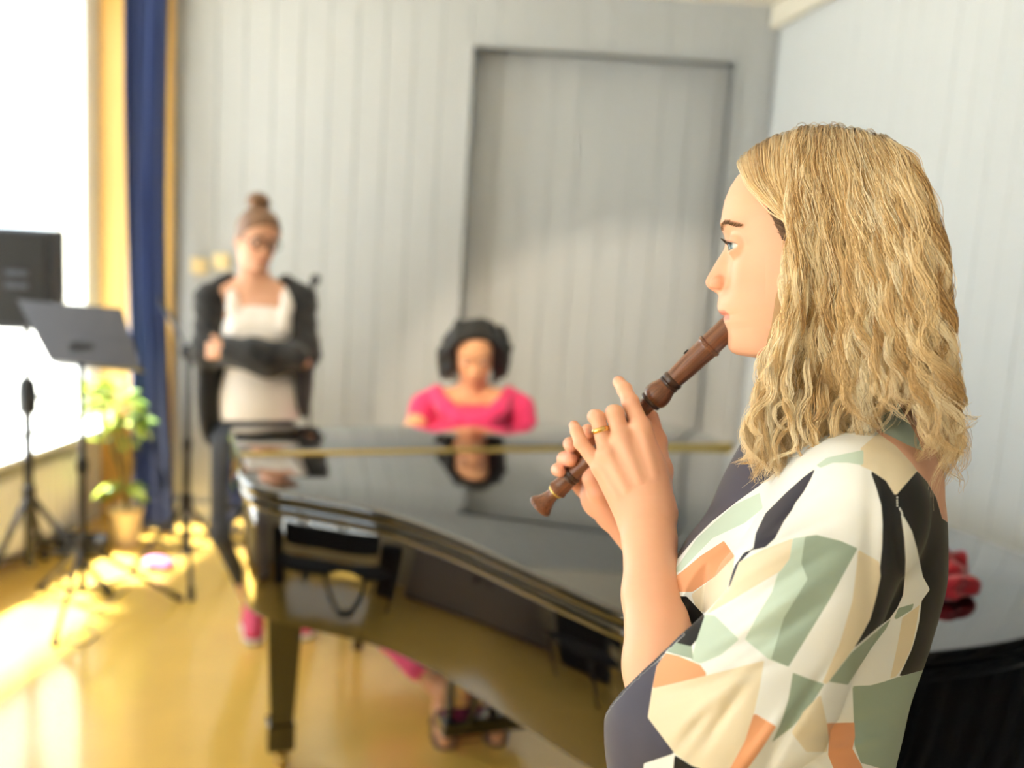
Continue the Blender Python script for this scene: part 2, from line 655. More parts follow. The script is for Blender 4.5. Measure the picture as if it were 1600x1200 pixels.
# lid: the main leaf and the front flap, joined by a brass piano hinge
lid_main = [(-.005, .3635)] + side[1:] + [(1.66, 1.0), (1.62, .5), (1.606, .3635)]
MB().prism([pp(*q) for q in lid_main], LID_Z0, LID_Z1, bev=.009, seg=3).build('lid', M_BLACK, piano, 'auto')
lid_flap = [(0, -.005), (-.005, .3565), (1.605, .3565), (1.57, -.005)]
MB().prism([pp(*q) for q in lid_flap], LID_Z0, LID_Z1, bev=.006, seg=3).build('lid_flap', M_BLACK, piano, 'auto')
hg = MB()
NH = 44
hs = []
for k in range(NH):
    a0 = .0 + 1.6 * k / NH
    hs.append(a0)
hg.tube([pp(0.0, .36, LID_Z1 + .0015), pp(1.60, .36, LID_Z1 + .0015)], .0055, n=8)
hg.box((*pp(.80, .36), LID_Z1 - .001), (1.6, .017, .003), rz=PA)
hg.build('hinge', M_BRASS, piano, 'auto')
# key bed, fallboard, keys
kb = MB().box((*pp(.785, -.06), .67), (1.53, .16, .06), rz=PA, bev=.006)
kb.build('key_bed', M_BLACK, piano)
for a_ in (.045, 1.525):
    MB().box((*pp(a_, -.06), .79), (.075, .17, .30), rz=PA, bev=.012).build('cheek_block', M_BLACK, piano)
MB().box((*pp(.785, .02), .83), (1.40, .02, .16), rz=PA, bev=.004).build('fallboard', M_BLACK, piano)
wk = MB().box((0, 0, 0), (.0225, .145, .02), bev=.0015)
first = None
for k in range(52):
    c_ = pp(.785 + (k - 25.5) * .0236, -.065, .735)
    if first is None:
        first = mesh_obj('white_key', wk.v, wk.f, M_IVORY)
        o = first
    else:
        o = bpy.data.objects.new('white_key', first.data)
        COL.objects.link(o)
    o.parent = piano
    o.location = np.array(c_) - TLOC[piano.name]
    o.rotation_euler = (0, 0, PA)
bk = MB().box((0, 0, 0), (.011, .095, .014), bev=.002)
firstb = None
for k in range(51):
    if (k % 7) in (1, 4):
        continue
    c_ = pp(.785 + (k - 25) * .0236, -.04, .752)
    if firstb is None:
        firstb = mesh_obj('black_key', bk.v, bk.f, M_BLACK)
        o = firstb
    else:
        o = bpy.data.objects.new('black_key', firstb.data)
        COL.objects.link(o)
    o.parent = piano
    o.location = np.array(c_) - TLOC[piano.name]
    o.rotation_euler = (0, 0, PA)


def taper_leg(cx, cy):
    g = MB()
    secs = [(.082, RIM_Z0), (.082, .60), (.060, .595), (.058, .57), (.052, .50), (.034, .16), (.034, .155), (.040, .15), (.040, .075), (.034, .065)]
    vs, fs = [], []
    ca, sa = math.cos(PA), math.sin(PA)
    for (h, z) in secs:
        for (sx, sy) in ((-1, -1), (1, -1), (1, 1), (-1, 1)):
            vs.append((cx + h * (sx * ca - sy * sa), cy + h * (sx * sa + sy * ca), z))
    for i in range(len(secs) - 1):
        for k in range(4):
            k2 = (k + 1) % 4
            fs.append((i * 4 + k2, i * 4 + k, (i + 1) * 4 + k, (i + 1) * 4 + k2))
    fs.append((0, 1, 2, 3))
    fs.append(tuple(4 * (len(secs) - 1) + k for k in (3, 2, 1, 0)))
    g.add(vs, fs)
    leg = g.build('leg', M_BLACK, piano)
    c = MB()
    c.lathe([(.02, .066), (.022, .06), (.016, .052), (.012, .044)], (cx, cy, 0), n=16)
    c.lathe([(.006, -.013), (.022, -.012), (.0245, -.006), (.0245, .006), (.022, .012), (.006, .013)], (cx + .008, cy, .0247), (pu[0], pu[1], 0), n=18)
    for sgn in (-1, 1):
        c.box((cx + .008 + sgn * .018 * pu[0], cy + sgn * .018 * pu[1], .036), (.005, .022, .036), rz=PA)
    c.build('caster', M_BRASS, leg, 'auto')


taper_leg(*pp(.135, .32))
taper_leg(*pp(1.47, .32))
taper_leg(*pp(1.12, 1.55))
# pedal lyre
ly = pp(.775, .34)
for off_ in (-.112, -.037, .037, .112):
    q = np.array(ly) + pu * off_
    MB().box((q[0], q[1], .36), (.026, .036, .50), rz=PA, bev=.005).build('lyre_post', M_BLACK, piano)
MB().box((ly[0], ly[1], .088), (.29, .10, .055), rz=PA, bev=.01).build('lyre_box', M_BLACK, piano)
MB().box((ly[0], ly[1], .61), (.29, .10, .06), rz=PA, bev=.008).build('lyre_block', M_BLACK, piano)
for k in (-1, 0, 1):
    q = np.array(ly) + pu * k * .062
    a = q + pv * -.05
    b = q + pv * -.17
    MB().box(((a[0] + b[0]) / 2, (a[1] + b[1]) / 2, .075), (.03, .15, .012), rz=PA, bev=.005).build('pedal', M_BRASS, piano)
for sgn in (-1, 1):
    q0 = np.array(ly) + pu * sgn * .06 + pv * .05
    q1 = np.array(ly) + pu * sgn * .06 + pv * .45
    MB().tube([(q0[0], q0[1], .12), (q1[0], q1[1], .645)], .007).build('lyre_brace', M_BLACK, piano, 'auto')

# bench of the pianist
bn = pp(.80, -.60)
bench = thing('piano_bench', 'black piano bench under the woman in pink', 'bench', (*bn, 0))
MB().box((*bn, .455), (.62, .36, .07), rz=PA, bev=.025).build('seat', mat('black_leatherette', srgb(22, 22, 23), .45, var=.2, scale=40, bump=.2, bscale=200), bench, 'auto')
MB().box((*bn, .39), (.58, .32, .06), rz=PA, bev=.004).build('apron', M_BLACK, bench)
for sx in (-1, 1):
    for sy in (-1, 1):
        q = np.array(bn) + pu * sx * .27 + pv * sy * .14
        MB().box((q[0], q[1], .18), (.038, .038, .36), rz=PA, bev=.003).build('leg', M_BLACK, bench)

# red cloth: a crumpled, folded lump on the lid
M_RED = mat('crimson_cloth', srgb(168, 12, 36), .7, var=.15, scale=20, bump=.15, bscale=300, sheen=.3)
rc = np.array([.893, 1.975, LID_Z1])

# ------------------------------------------------------------------ implicit surfaces for bodies and cloth
class Field:
    """signed distance grid; shapes are blended in and the zero level is meshed"""

    def __init__(self, lo, hi, h):
        self.lo = np.asarray(lo, float)
        self.h = h
        self.n = np.ceil((np.asarray(hi, float) - self.lo) / h).astype(int) + 1
        self.v = np.full(tuple(self.n), 1.0, np.float32)

    def block(self, blo=None, bhi=None):
        if blo is None:
            i0, i1 = np.zeros(3, int), self.n
        else:
            i0 = np.clip(np.floor((np.asarray(blo) - self.lo) / self.h).astype(int), 0, self.n)
            i1 = np.clip(np.ceil((np.asarray(bhi) - self.lo) / self.h).astype(int) + 1, 0, self.n)
        if (i1 <= i0).any():
            return None
        ax = [(self.lo[d] + self.h * np.arange(i0[d], i1[d])).astype(np.float32) for d in range(3)]
        return (slice(i0[0], i1[0]), slice(i0[1], i1[1]), slice(i0[2], i1[2])), ax[0][:, None, None], ax[1][None, :, None], ax[2][None, None, :]

    def add(self, fn, blo, bhi, k=0.0, sub=False):
        m = max(k, 2 * self.h) + 2 * self.h
        b = self.block(np.asarray(blo) - m, np.asarray(bhi) + m)
        if b is None:
            return self
        sl, X, Y, Z = b
        d = fn(X, Y, Z).astype(np.float32)
        a = self.v[sl]
        if sub:
            d = -d
            if k > 0:
                hh = np.clip(.5 - .5 * (d - a) / k, 0, 1)
                self.v[sl] = d + (a - d) * hh + k * hh * (1 - hh)
            else:
                self.v[sl] = np.maximum(a, d)
        else:
            if k > 0:
                hh = np.clip(.5 + .5 * (d - a) / k, 0, 1)
                self.v[sl] = d + (a - d) * hh - k * hh * (1 - hh)
            else:
                self.v[sl] = np.minimum(a, d)
        return self

    def cone(self, a, b, ra, rb, k=0.0, sub=False):
        a, b = np.asarray(a, float), np.asarray(b, float)
        ab = b - a
        L2 = max(float(ab @ ab), 1e-12)
        r = max(ra, rb)

        def fn(X, Y, Z):
            t = np.clip(((X - a[0]) * ab[0] + (Y - a[1]) * ab[1] + (Z - a[2]) * ab[2]) / L2, 0, 1)
            return np.sqrt((X - a[0] - t * ab[0]) ** 2 + (Y - a[1] - t * ab[1]) ** 2 + (Z - a[2] - t * ab[2]) ** 2) - (ra + (rb - ra) * t)
        return self.add(fn, np.minimum(a, b) - r, np.maximum(a, b) + r, k, sub)

    def chain(self, pts, rs, k=0.0, sub=False):
        for i in range(len(pts) - 1):
            self.cone(pts[i], pts[i + 1], rs[i], rs[i + 1], k, sub)
        return self

    def ell(self, c, r, axes=None, k=0.0, sub=False):
        c = np.asarray(c, float)
        A = np.eye(3) if axes is None else np.array(axes, float)
        r = np.asarray(r, float)

        def fn(X, Y, Z):
            q = [(X - c[0]) * A[i][0] + (Y - c[1]) * A[i][1] + (Z - c[2]) * A[i][2] for i in range(3)]
            k0 = np.sqrt(sum((q[i] / r[i]) ** 2 for i in range(3)))
            k1 = np.sqrt(sum((q[i] / r[i] ** 2) ** 2 for i in range(3)))
            return k0 * (k0 - 1) / np.maximum(k1, 1e-6)
        R = float(r.max())
        return self.add(fn, c - R, c + R, k, sub)

    def cut(self, p, n, k=0.0, blo=None, bhi=None):
        """keep only the side of the plane that n points away from"""
        p, n = np.asarray(p, float), nrm(n)
        b = self.block(blo, bhi)
        sl, X, Y, Z = b
        d = (X - p[0]) * n[0] + (Y - p[1]) * n[1] + (Z - p[2]) * n[2]
        a = self.v[sl]
        if k > 0:
            d = d + 0 * a
            hh = np.clip(.5 - .5 * (d - a) / k, 0, 1)
            self.v[sl] = d + (a - d) * hh + k * hh * (1 - hh)
        else:
            self.v[sl] = np.maximum(a, d)
        return self

    def mesh(self, relax=0):
        v = self.v
        v = np.where(np.abs(v) < 1e-7, 1e-7, v)
        s = v < 0
        c = np.zeros(np.array(v.shape) - 1, np.int8)
        offs = [(0, 0, 0), (1, 0, 0), (0, 1, 0), (1, 1, 0), (0, 0, 1), (1, 0, 1), (0, 1, 1), (1, 1, 1)]
        nx, ny, nz = c.shape
        for (i, j, k) in offs:
            c += s[i:i + nx, j:j + ny, k:k + nz]
        I, J, K = np.nonzero((c > 0) & (c < 8))
        idx = np.full(c.shape, -1, np.int32)
        idx[I, J, K] = np.arange(len(I))
        cv = [v[I + o[0], J + o[1], K + o[2]] for o in offs]
        acc = np.zeros((len(I), 3))
        cnt = np.zeros(len(I))
        for (a, b) in ((0, 1), (2, 3), (4, 5), (6, 7), (0, 2), (1, 3), (4, 6), (5, 7), (0, 4), (1, 5), (2, 6), (3, 7)):
            m = (cv[a] < 0) != (cv[b] < 0)
            t = cv[a][m] / (cv[a][m] - cv[b][m])
            oa, ob = np.array(offs[a]), np.array(offs[b])
            acc[m] += oa + t[:, None] * (ob - oa)
            cnt[m] += 1
        verts = self.lo + self.h * (np.stack([I, J, K], 1) + acc / cnt[:, None])
        quads = []
        for ax in range(3):
            o1, o2 = [d for d in range(3) if d != ax]
            sa = [slice(None)] * 3
            sb = [slice(None)] * 3
            sa[ax] = slice(0, -1)
            sb[ax] = slice(1, None)
            for d in (o1, o2):
                sa[d] = slice(1, -1)
                sb[d] = slice(1, -1)
            A, B = s[tuple(sa)], s[tuple(sb)]
            E = np.nonzero(A != B)
            flip = A[E]
            g = [None] * 3
            g[ax] = E[ax]
            g[o1] = E[o1] + 1
            g[o2] = E[o2] + 1

            def cell(d1, d2):
                q = list(g)
                q[o1] = g[o1] - d1
                q[o2] = g[o2] - d2
                return idx[q[0], q[1], q[2]]
            q = np.stack([cell(1, 1), cell(0, 1), cell(0, 0), cell(1, 0)], 1)
            if ax == 1:
                flip = ~flip
            q[~flip] = q[~flip][:, ::-1]
            quads.append(q)
        quads = np.concatenate(quads)
        for _ in range(relax):
            nb = np.zeros_like(verts)
            cn = np.zeros(len(verts))
            for a in range(4):
                b = (a + 1) % 4
                np.add.at(nb, quads[:, a], verts[quads[:, b]])
                np.add.at(nb, quads[:, b], verts[quads[:, a]])
                np.add.at(cn, quads[:, a], 1)
                np.add.at(cn, quads[:, b], 1)
            verts = verts * .5 + .5 * nb / cn[:, None]
        return verts, quads


def fast_mesh(name, v, q, material, parent=None, cols=None, smooth=True):
    """quads as numpy -> mesh object (vertices in world space)"""
    me = bpy.data.meshes.new(name)
    off = TLOC.get(parent.name, np.zeros(3)) if parent is not None else np.zeros(3)
    me.vertices.add(len(v))
    me.vertices.foreach_set('co', (np.asarray(v) - off).astype(np.float32).ravel())
    me.loops.add(q.size)
    me.loops.foreach_set('vertex_index', q.astype(np.int32).ravel())
    me.polygons.add(len(q))
    me.polygons.foreach_set('loop_start', np.arange(0, q.size, 4, dtype=np.int32))
    me.polygons.foreach_set('use_smooth', np.ones(len(q), bool) if smooth else np.zeros(len(q), bool))
    me.update(calc_edges=True)
    if cols is not None:
        ca = me.color_attributes.new('Col', 'FLOAT_COLOR', 'POINT')
        c = np.ones((len(v), 4), np.float32)
        c[:, :3] = cols
        ca.data.foreach_set('color', c.ravel())
    me.materials.append(material)
    o = bpy.data.objects.new(name, me)
    COL.objects.link(o)
    if parent is not None:
        o.parent = parent
        TLOC[o.name] = off
    return o


def join_meshes(parts):
    vs, qs, n = [], [], 0
    for (v, q) in parts:
        vs.append(v)
        qs.append(q + n)
        n += len(v)
    return np.concatenate(vs), np.concatenate(qs)


def in_poly(x, y, poly):
    poly = np.asarray(poly, float)
    r = np.zeros(len(x), bool)
    x0, y0 = poly.min(0)
    x1, y1 = poly.max(0)
    m = (x >= x0) & (x <= x1) & (y >= y0) & (y <= y1)
    xs, ys = x[m], y[m]
    c = np.zeros(len(xs), bool)
    j = len(poly) - 1
    for i in range(len(poly)):
        xi, yi, xj, yj = *poly[i], *poly[j]
        if yi != yj:
            t = ((yi > ys) != (yj > ys)) & (xs < (xj - xi) * (ys - yi) / (yj - yi) + xi)
            c ^= t
        j = i
    r[m] = c
    return r


# ------------------------------------------------------------------ heads
PXM = 1 / 1481.0
H_MID = np.array([(226, 1284), (228, 1276), (232, 1250), (236, 1228), (245, 1195), (260, 1166), (275, 1150), (290, 1140), (310, 1132), (330, 1128), (345, 1127.5), (355, 1129),
                  (365, 1131.5), (375, 1133), (383, 1131), (390, 1127.5), (400, 1121), (410, 1115), (420, 1109), (428, 1104.5), (434, 1102),
                  (440, 1103), (445, 1107), (449, 1113), (453, 1120), (457, 1122.5), (465, 1121.5), (473, 1120.5), (480, 1121.5), (486, 1125),
                  (489, 1132), (493, 1130), (500, 1131), (507, 1134), (513, 1136), (520, 1137), (530, 1138.5), (540, 1142), (546, 1147),
                  (550, 1155), (552, 1166), (556, 1190), (562, 1205), (575, 1213), (620, 1215)], float)
H_BASE = np.array([(226, 1284), (228, 1276), (232, 1250), (236, 1228), (245, 1195), (260, 1166), (275, 1150), (290, 1140), (310, 1132), (330, 1128), (345, 1127.5), (355, 1129.5),
                   (365, 1132.5), (375, 1135), (390, 1138), (410, 1139), (430, 1138), (450, 1134), (460, 1130), (470, 1128), (480, 1128), (490, 1130),
                   (500, 1131), (510, 1135), (520, 1137), (530, 1138.5), (540, 1142), (546, 1147), (550, 1155), (552, 1166), (556, 1190), (562, 1205),
                   (575, 1213), (620, 1215)], float)
H_BACK = np.array([(226, 1286), (232, 1308), (238, 1330), (246, 1345), (260, 1366), (290, 1390), (330, 1404), (370, 1405), (410, 1398), (450, 1382), (480, 1370),
                   (520, 1362), (620, 1360)], float)
H_W = np.array([(226, 1), (232, 24), (240, 40), (255, 53), (275, 62), (300, 69), (330, 73), (370, 73), (400, 70.5), (430, 68), (460, 64), (490, 59),
                (515, 53), (535, 46), (550, 40), (560, 38), (620, 38)], float)
H_N = np.array([(226, 2.0), (300, 2.1), (350, 2.35), (400, 2.3), (450, 2.15), (500, 2.05), (540, 2.0), (620, 2.0)], float)
H_NW = np.array([(226, 20), (370, 9), (390, 8.5), (410, 9.5), (425, 11.5), (436, 12.5), (450, 12), (457, 15), (470, 20), (486, 21), (500, 20), (510, 22), (620, 20)], float)


def add_head(F, O, B, scale=1.0, k=0.012, eyes=True):
    """blend a head into field F. O: origin (ear line, eye-cheek height), B: rows = forward, left, up"""
    O = np.asarray(O, float)
    B = np.asarray(B, float)

    def fn(X, Y, Z):
        x = ((X - O[0]) * B[0][0] + (Y - O[1]) * B[0][1] + (Z - O[2]) * B[0][2]) / scale
        y = ((X - O[0]) * B[1][0] + (Y - O[1]) * B[1][1] + (Z - O[2]) * B[1][2]) / scale
        z = ((X - O[0]) * B[2][0] + (Y - O[1]) * B[2][1] + (Z - O[2]) * B[2][2]) / scale
        py = 420 - z / PXM
        mid = (1285 - np.interp(py, H_MID[:, 0], H_MID[:, 1])) * PXM
        bas = (1285 - np.interp(py, H_BASE[:, 0], H_BASE[:, 1])) * PXM
        bck = (np.interp(py, H_BACK[:, 0], H_BACK[:, 1]) - 1285) * PXM
        w = np.interp(py, H_W[:, 0], H_W[:, 1]) * .001
        ne = np.interp(py, H_N[:, 0], H_N[:, 1])
        nw = np.interp(py, H_NW[:, 0], H_NW[:, 1]) * .001
        ya = np.abs(y)
        bump = (mid - bas) * np.exp(-(ya / nw) ** 2.4)
        # cheekbones, brow ridge, eye sockets
        def g(yc, zc, sy, sz):
            return np.exp(-((ya - yc) / sy) ** 2 - ((z - zc) / sz) ** 2)
        bump = bump + .0035 * g(.045, -.005, .020, .020) + .003 * g(.026, .047, .022, .007) - .0085 * g(.030, .0245, .016, .011) \
            - .003 * g(.030, -.06, .012, .02) + .003 * g(0.0, -.083, .016, .010)
        xs = x - bump * np.clip(x / .05, 0, 1)
        fx = np.where(xs > 0, bas, np.maximum(bck, .001))
        fx = np.maximum(fx, .001)
        rr = ((np.abs(xs) / fx) ** ne + (ya / w) ** ne) ** (1 / ne)
        rad = np.sqrt(xs * xs + y * y)
        R = rad / np.maximum(rr, 1e-6)
        d = np.where(rr > 1e-6, rad - R, -np.minimum(fx, w))
        top = z - (420 - 226.5) * PXM
        bot = (-(560 - 420) * PXM) - z
        return np.maximum(np.maximum(d * .8, top), bot) * scale
    rad = .20 * scale
    F.add(fn, O - rad, O + rad, k)

    def L(x, y, z):
        return O + scale * (x * B[0] + y * B[1] + z * B[2])
    # nose wings and nostrils
    for s in (-1, 1):
        F.ell(L((1285 - 1122) * PXM, s * .0125, -(438 - 420) * PXM), (.0085 * scale, .0058 * scale, .0072 * scale), B, k=.004 * scale)
        F.ell(L((1285 - 1115) * PXM, s * .0068, -(450 - 420) * PXM), (.0060 * scale, .0034 * scale, .0048 * scale), B, k=.0015 * scale, sub=True)
    if eyes:
        for s in (-1, 1):
            c = L((1285 - 1157.5) * PXM, s * .031, (420 - 386.5) * PXM)
            F.ell(c, np.array([.0138, .0150, .0134]) * scale, B, k=.005 * scale)
            # the lid opening: an almond slit in front of the eyeball
            F.ell(c + scale * (.0135 * B[0] + s * .001 * B[1] - .0006 * B[2]), np.array([.0085, .0135, .0050]) * scale, B, k=.0016 * scale, sub=True)
            F.ell(c + scale * (.0085 * B[0] + s * .0085 * B[1] - .0008 * B[2]), np.array([.0085, .0085, .0034]) * scale, B, k=.0014 * scale, sub=True)
    return L


def skin_colours(v, O, B, scale, base, lip, brow=None, scalp=None):
    q = (v - O) / scale
    x, y, z = q @ B[0], q @ B[1], q @ B[2]
    py = 420 - z / PXM
    ya = np.abs(y)
    c = np.tile(np.array(base[:3]), (len(v), 1))
    def mixin(w, col):
        w = np.clip(w, 0, 1)[:, None]
        c[:] = c * (1 - w) + np.array(col[:3]) * w
    front = x > .06
    red = np.array(base[:3]) * np.array([1.02, .80, .76])
    mixin(.55 * np.exp(-((ya - .042) / .022) ** 2 - ((py - 440) / 26) ** 2) * front, red)
    mixin(.60 * np.exp(-(ya / .013) ** 2 - ((py - 436) / 14) ** 2) * front, red)
    hw = .022 * np.clip(1 - ((py - 490) / 20) ** 2, 0, 1) ** .5
    lipw = front * (x > .095) * np.clip((hw - ya) / .002, 0, 1) * np.clip((py - 480) / 3, 0, 1) * np.clip((499 - py) / 4, 0, 1)
    mixin(.9 * lipw, lip)
    if brow is not None:
        arc = 357 - 6 * np.clip((ya - .012) / .022, 0, 1) + 10 * np.clip((ya - .036) / .016, 0, 1)
        bw = front * np.clip((ya - .011) / .002, 0, 1) * np.clip((.052 - ya) / .004, 0, 1) * np.clip(1 - np.abs(py - arc) / 5.2, 0, 1) * 1.6
        mixin(.8 * np.clip(bw, 0, 1), brow)
    return c


def add_eyes(parent, L, B, scale, iris=(110, 130, 140), gaze=(1, 0, -.05)):
    obs = []
    for s in (-1, 1):
        c = L((1285 - 1157.5) * PXM, s * .031, (420 - 386.5) * PXM)
        g = nrm(np.array(B).T @ np.array(gaze, float))
        n, m = 28, 22
        ref = B[2]
        a = nrm(np.cross(g, ref))
        b = np.cross(g, a)
        vs, cs, fs = [], [], []
        for i in range(m + 1):
            th = math.pi * (i / m) ** 1.25
            for k in range(n):
                ph = 2 * math.pi * k / n
                r = .0119 * scale * (1.03 if th < .5 else 1.0)
                vs.append(c + r * (math.cos(th) * g + math.sin(th) * (math.cos(ph) * a + math.sin(ph) * b)))
                if th < .23:
                    cs.append((.004, .004, .004))
                elif th < .50:
                    cs.append(tuple(np.array(srgb(*iris)[:3]) * (.7 + .5 * ((k * 7) % 5) / 5)))
                elif th < .56:
                    cs.append((.05, .05, .06))
                else:
                    cs.append(srgb(222, 218, 216)[:3])
        for i in range(m):
            for k in range(n):
                k2 = (k + 1) % n
                fs.append((i * n + k, (i + 1) * n + k, (i + 1) * n + k2, i * n + k2))
        obs.append(mesh_obj('eye', vs, fs, vcol_mat('eye_surface', .08, .6), parent, True, cols=np.array(cs)))
    return obs


# the red cloth on the piano lid
F = Field(rc + (-.15, -.15, 0), rc + (.15, .15, .11), .003)
F.ell(rc + (0, 0, .018), (.095, .070, .020), ((.93, .37, 0), (-.37, .93, 0), (0, 0, 1)))
F.ell(rc + (.015, .025, .040), (.070, .045, .030), ((.8, .6, 0), (-.6, .8, 0), (0, 0, 1)), k=.01)
F.chain([rc + (-.07, .02, .05), rc + (0, .03, .075), rc + (.065, .04, .062)], (.012, .016, .010), k=.02)
F.chain([rc + (-.05, -.05, .03), rc + (.02, -.045, .045), rc + (.07, -.02, .03)], (.012, .014, .010), k=.015)
sl, X, Y, Z = F.block()
F.v[sl] += .0045 * np.sin(75 * X + 50 * Y + 30 * Z) + .003 * np.sin(120 * Y - 60 * X + 90 * Z)
F.cut(rc + (0, 0, .0012), (0, 0, -1))
v_, q_ = F.mesh()
red = fast_mesh('red_cloth', v_ - rc, q_, M_RED)
red.location = tuple(rc)
tag(red, 'crumpled crimson cloth lying on the piano lid', 'cloth')

# ------------------------------------------------------------------ the recorder player
SKIN = srgb(234, 179, 150)
SKIN_P = srgb(232, 160, 138)
M_SKIN = vcol_mat('skin', .46, .35, sss=.12, bump=.05, bscale=420)
HS = 1.047
HD = 1.08
yaw = math.radians(16)
hB = np.array([-vR * math.cos(yaw) + vF * math.sin(yaw), -vF * math.cos(yaw) - vR * math.sin(yaw), vU])
hO = P(1293, 420, HD)
player = thing('person', 'woman with wavy blond hair playing a recorder, in a patterned blouse', 'person', (P(1290, 900, 1.09)[0], P(1290, 900, 1.09)[1], 0))


def bounds(pts, m):
    a = np.array(pts)
    return a.min(0) - m, a.max(0) + m


corners = [P(x_, y_, d_) for x_ in (1085, 1430) for y_ in (205, 640) for d_ in (.985, 1.18)]
FH = Field(*bounds(corners, .004), .00125)
FH.cone(P(1297, 500, 1.08), P(1320, 610, 1.085), .052, .054)
FH.cone(P(1320, 610, 1.085), P(1345, 700, 1.09), .054, .062)
headL = add_head(FH, hO, hB, HS, k=.014)
hv, hq = FH.mesh()
hc = skin_colours(hv, hO, hB, HS, SKIN, srgb(208, 130, 118), brow=srgb(150, 108, 80))
del FH

# hands and forearms ---------------------------------------------------------
corners = [P(x_, y_, d_) for x_ in (862, 1090) for y_ in (585, 1150) for d_ in (.90, 1.26)]
FA = Field(*bounds(corners, 0.0), .0013)


def Q(*a):
    return [P(*p) for p in a]


def QH(*a):
    """points of the hands: a little farther away with the recorder"""
    return [P(p[0], p[1], p[2] + DH) for p in a]


DH = .040


# left forearm
FA.chain(Q((1014, 838, 1.078), (1020, 930, 1.034), (1036, 1040, .976), (1050, 1128, .935)), (.0280, .0300, .0375, .040), k=.012)
# left palm: wrist to knuckles
wr_ = QH((1034, 800, 1.052), (1018, 802, 1.050), (1000, 806, 1.050), (986, 812, 1.054))
mcp = QH((1001, 668, 1.062), (971, 683, 1.060), (948, 708, 1.063), (938, 730, 1.070))
FA.cone(P(1014, 838, 1.078), P(1012, 790, 1.092), .0268, .0235, k=.012)
for a_, b_, r0_, r1_ in zip(wr_, mcp, (.017, .018, .0165, .0145), (.0125, .0122, .0112, .0100)):
    FA.cone(a_, b_, r0_, r1_, k=.013)
FA.ell(P(1000, 745, 1.108), (.030, .020, .036), (vR, vF, vU), k=.014)
for m_ in mcp:                                   # knuckles
    FA.ell(m_ + vF * -.0045, (.0085, .0075, .0085), (vR, vF, vU), k=.007)
for a_, b_ in zip(wr_, mcp):                     # extensor tendons under the skin
    FA.cone(a_ * .55 + b_ * .45 - vF * .0135, b_ - vF * .0085, .0032, .0040, k=.006)
fingersL = [
    (QH((1001, 668, 1.062), (985, 628, 1.078), (976, 609, 1.092), (967, 597, 1.104)), (.0108, .0092, .0083, .0071)),
    (QH((971, 683, 1.060), (961, 647, 1.066), (958, 645, 1.084), (966, 660, 1.100)), (.0105, .0098, .0085, .0070)),
    (QH((948, 708, 1.063), (933, 652, 1.068), (929, 651, 1.086), (938, 664, 1.102)), (.0096, .0080, .0076, .0068)),
    (QH((938, 730, 1.070), (908, 692, 1.078), (901, 674, 1.088), (897, 665, 1.097)), (.0092, .0079, .0068, .0060)),
]
for pts_, rs_ in fingersL:
    FA.chain(pts_, rs_, k=.0022)
    for j_ in (1, 2):
        FA.ell(pts_[j_], np.array([1, 1, 1]) * rs_[j_] * 1.05, None, k=.002)
# left thumb, behind the recorder
FA.chain(QH((1028, 785, 1.066), (1031, 735, 1.090), (1025, 690, 1.112), (1017, 652, 1.126)), (.017, .0135, .0115, .0090), k=.008)
# right hand on the far side of the recorder
FA.chain(Q((972, 812, 1.190), (1022, 870, 1.20), (1090, 1010, 1.20)), (.0225, .025, .034), k=.01)
FA.ell(P(946, 775, 1.188), (.030, .022, .030), (nrm(vR * .8 + vU * -.6), vF, nrm(vU * .8 + vR * .6)), k=.012)
mcr = QH((958, 728, 1.172), (938, 738, 1.176), (922, 750, 1.176), (910, 764, 1.172))
for m_, r_ in zip(mcr, (.0115, .0115, .0108, .0098)):
    FA.cone(P(958, 800, 1.198), m_, .017, r_, k=.010)
fingersR = [
    (QH((958, 728, 1.172), (930, 684, 1.166), (919, 674, 1.146), (918, 679, 1.132)), (.0108, .0090, .0082, .0070)),
    (QH((938, 738, 1.176), (904, 700, 1.168), (891, 694, 1.148), (893, 698, 1.134)), (.0106, .0090, .0082, .0070)),
    (QH((922, 750, 1.176), (894, 718, 1.168), (882, 717, 1.146), (892, 719, 1.128)), (.0100, .0088, .0088, .0078)),
    (QH((910, 764, 1.172), (880, 737, 1.164), (871, 734, 1.146), (876, 737, 1.132)), (.0090, .0078, .0074, .0066)),
]
for pts_, rs_ in fingersR:
    FA.chain(pts_, rs_, k=.0022)
# right thumb below the recorder
FA.chain(QH((955, 800, 1.142), (936, 768, 1.128), (925, 748, 1.126), (933, 728, 1.128)), (.016, .0125, .0105, .0088), k=.006)
av, aq = FA.mesh()
del FA
ac = np.tile(np.array(SKIN[:3]), (len(av), 1))
# knuckle and fingertip flush of the skin
for tips_, rad_, w_ in ((np.array([f[0][3] for f in fingersL + fingersR]), .012, .45), (np.array(mcp), .009, .18),
                        (np.array([f[0][1] for f in fingersL]), .007, .22)):
    for t_ in tips_:
        d_ = np.linalg.norm(av - t_, axis=1)
        w = (w_ * np.exp(-(d_ / rad_) ** 2))[:, None]
        ac = ac * (1 - w) + np.array(SKIN_P[:3]) * w

rh_ = np.clip((((av - vC) @ vF) - 1.135) / .02, 0, 1)[:, None] * .45  # far hand painted pinker: backlight glowing through the skin, put into its colour
ac = ac * (1 - rh_) + np.array(SKIN_P[:3]) * rh_
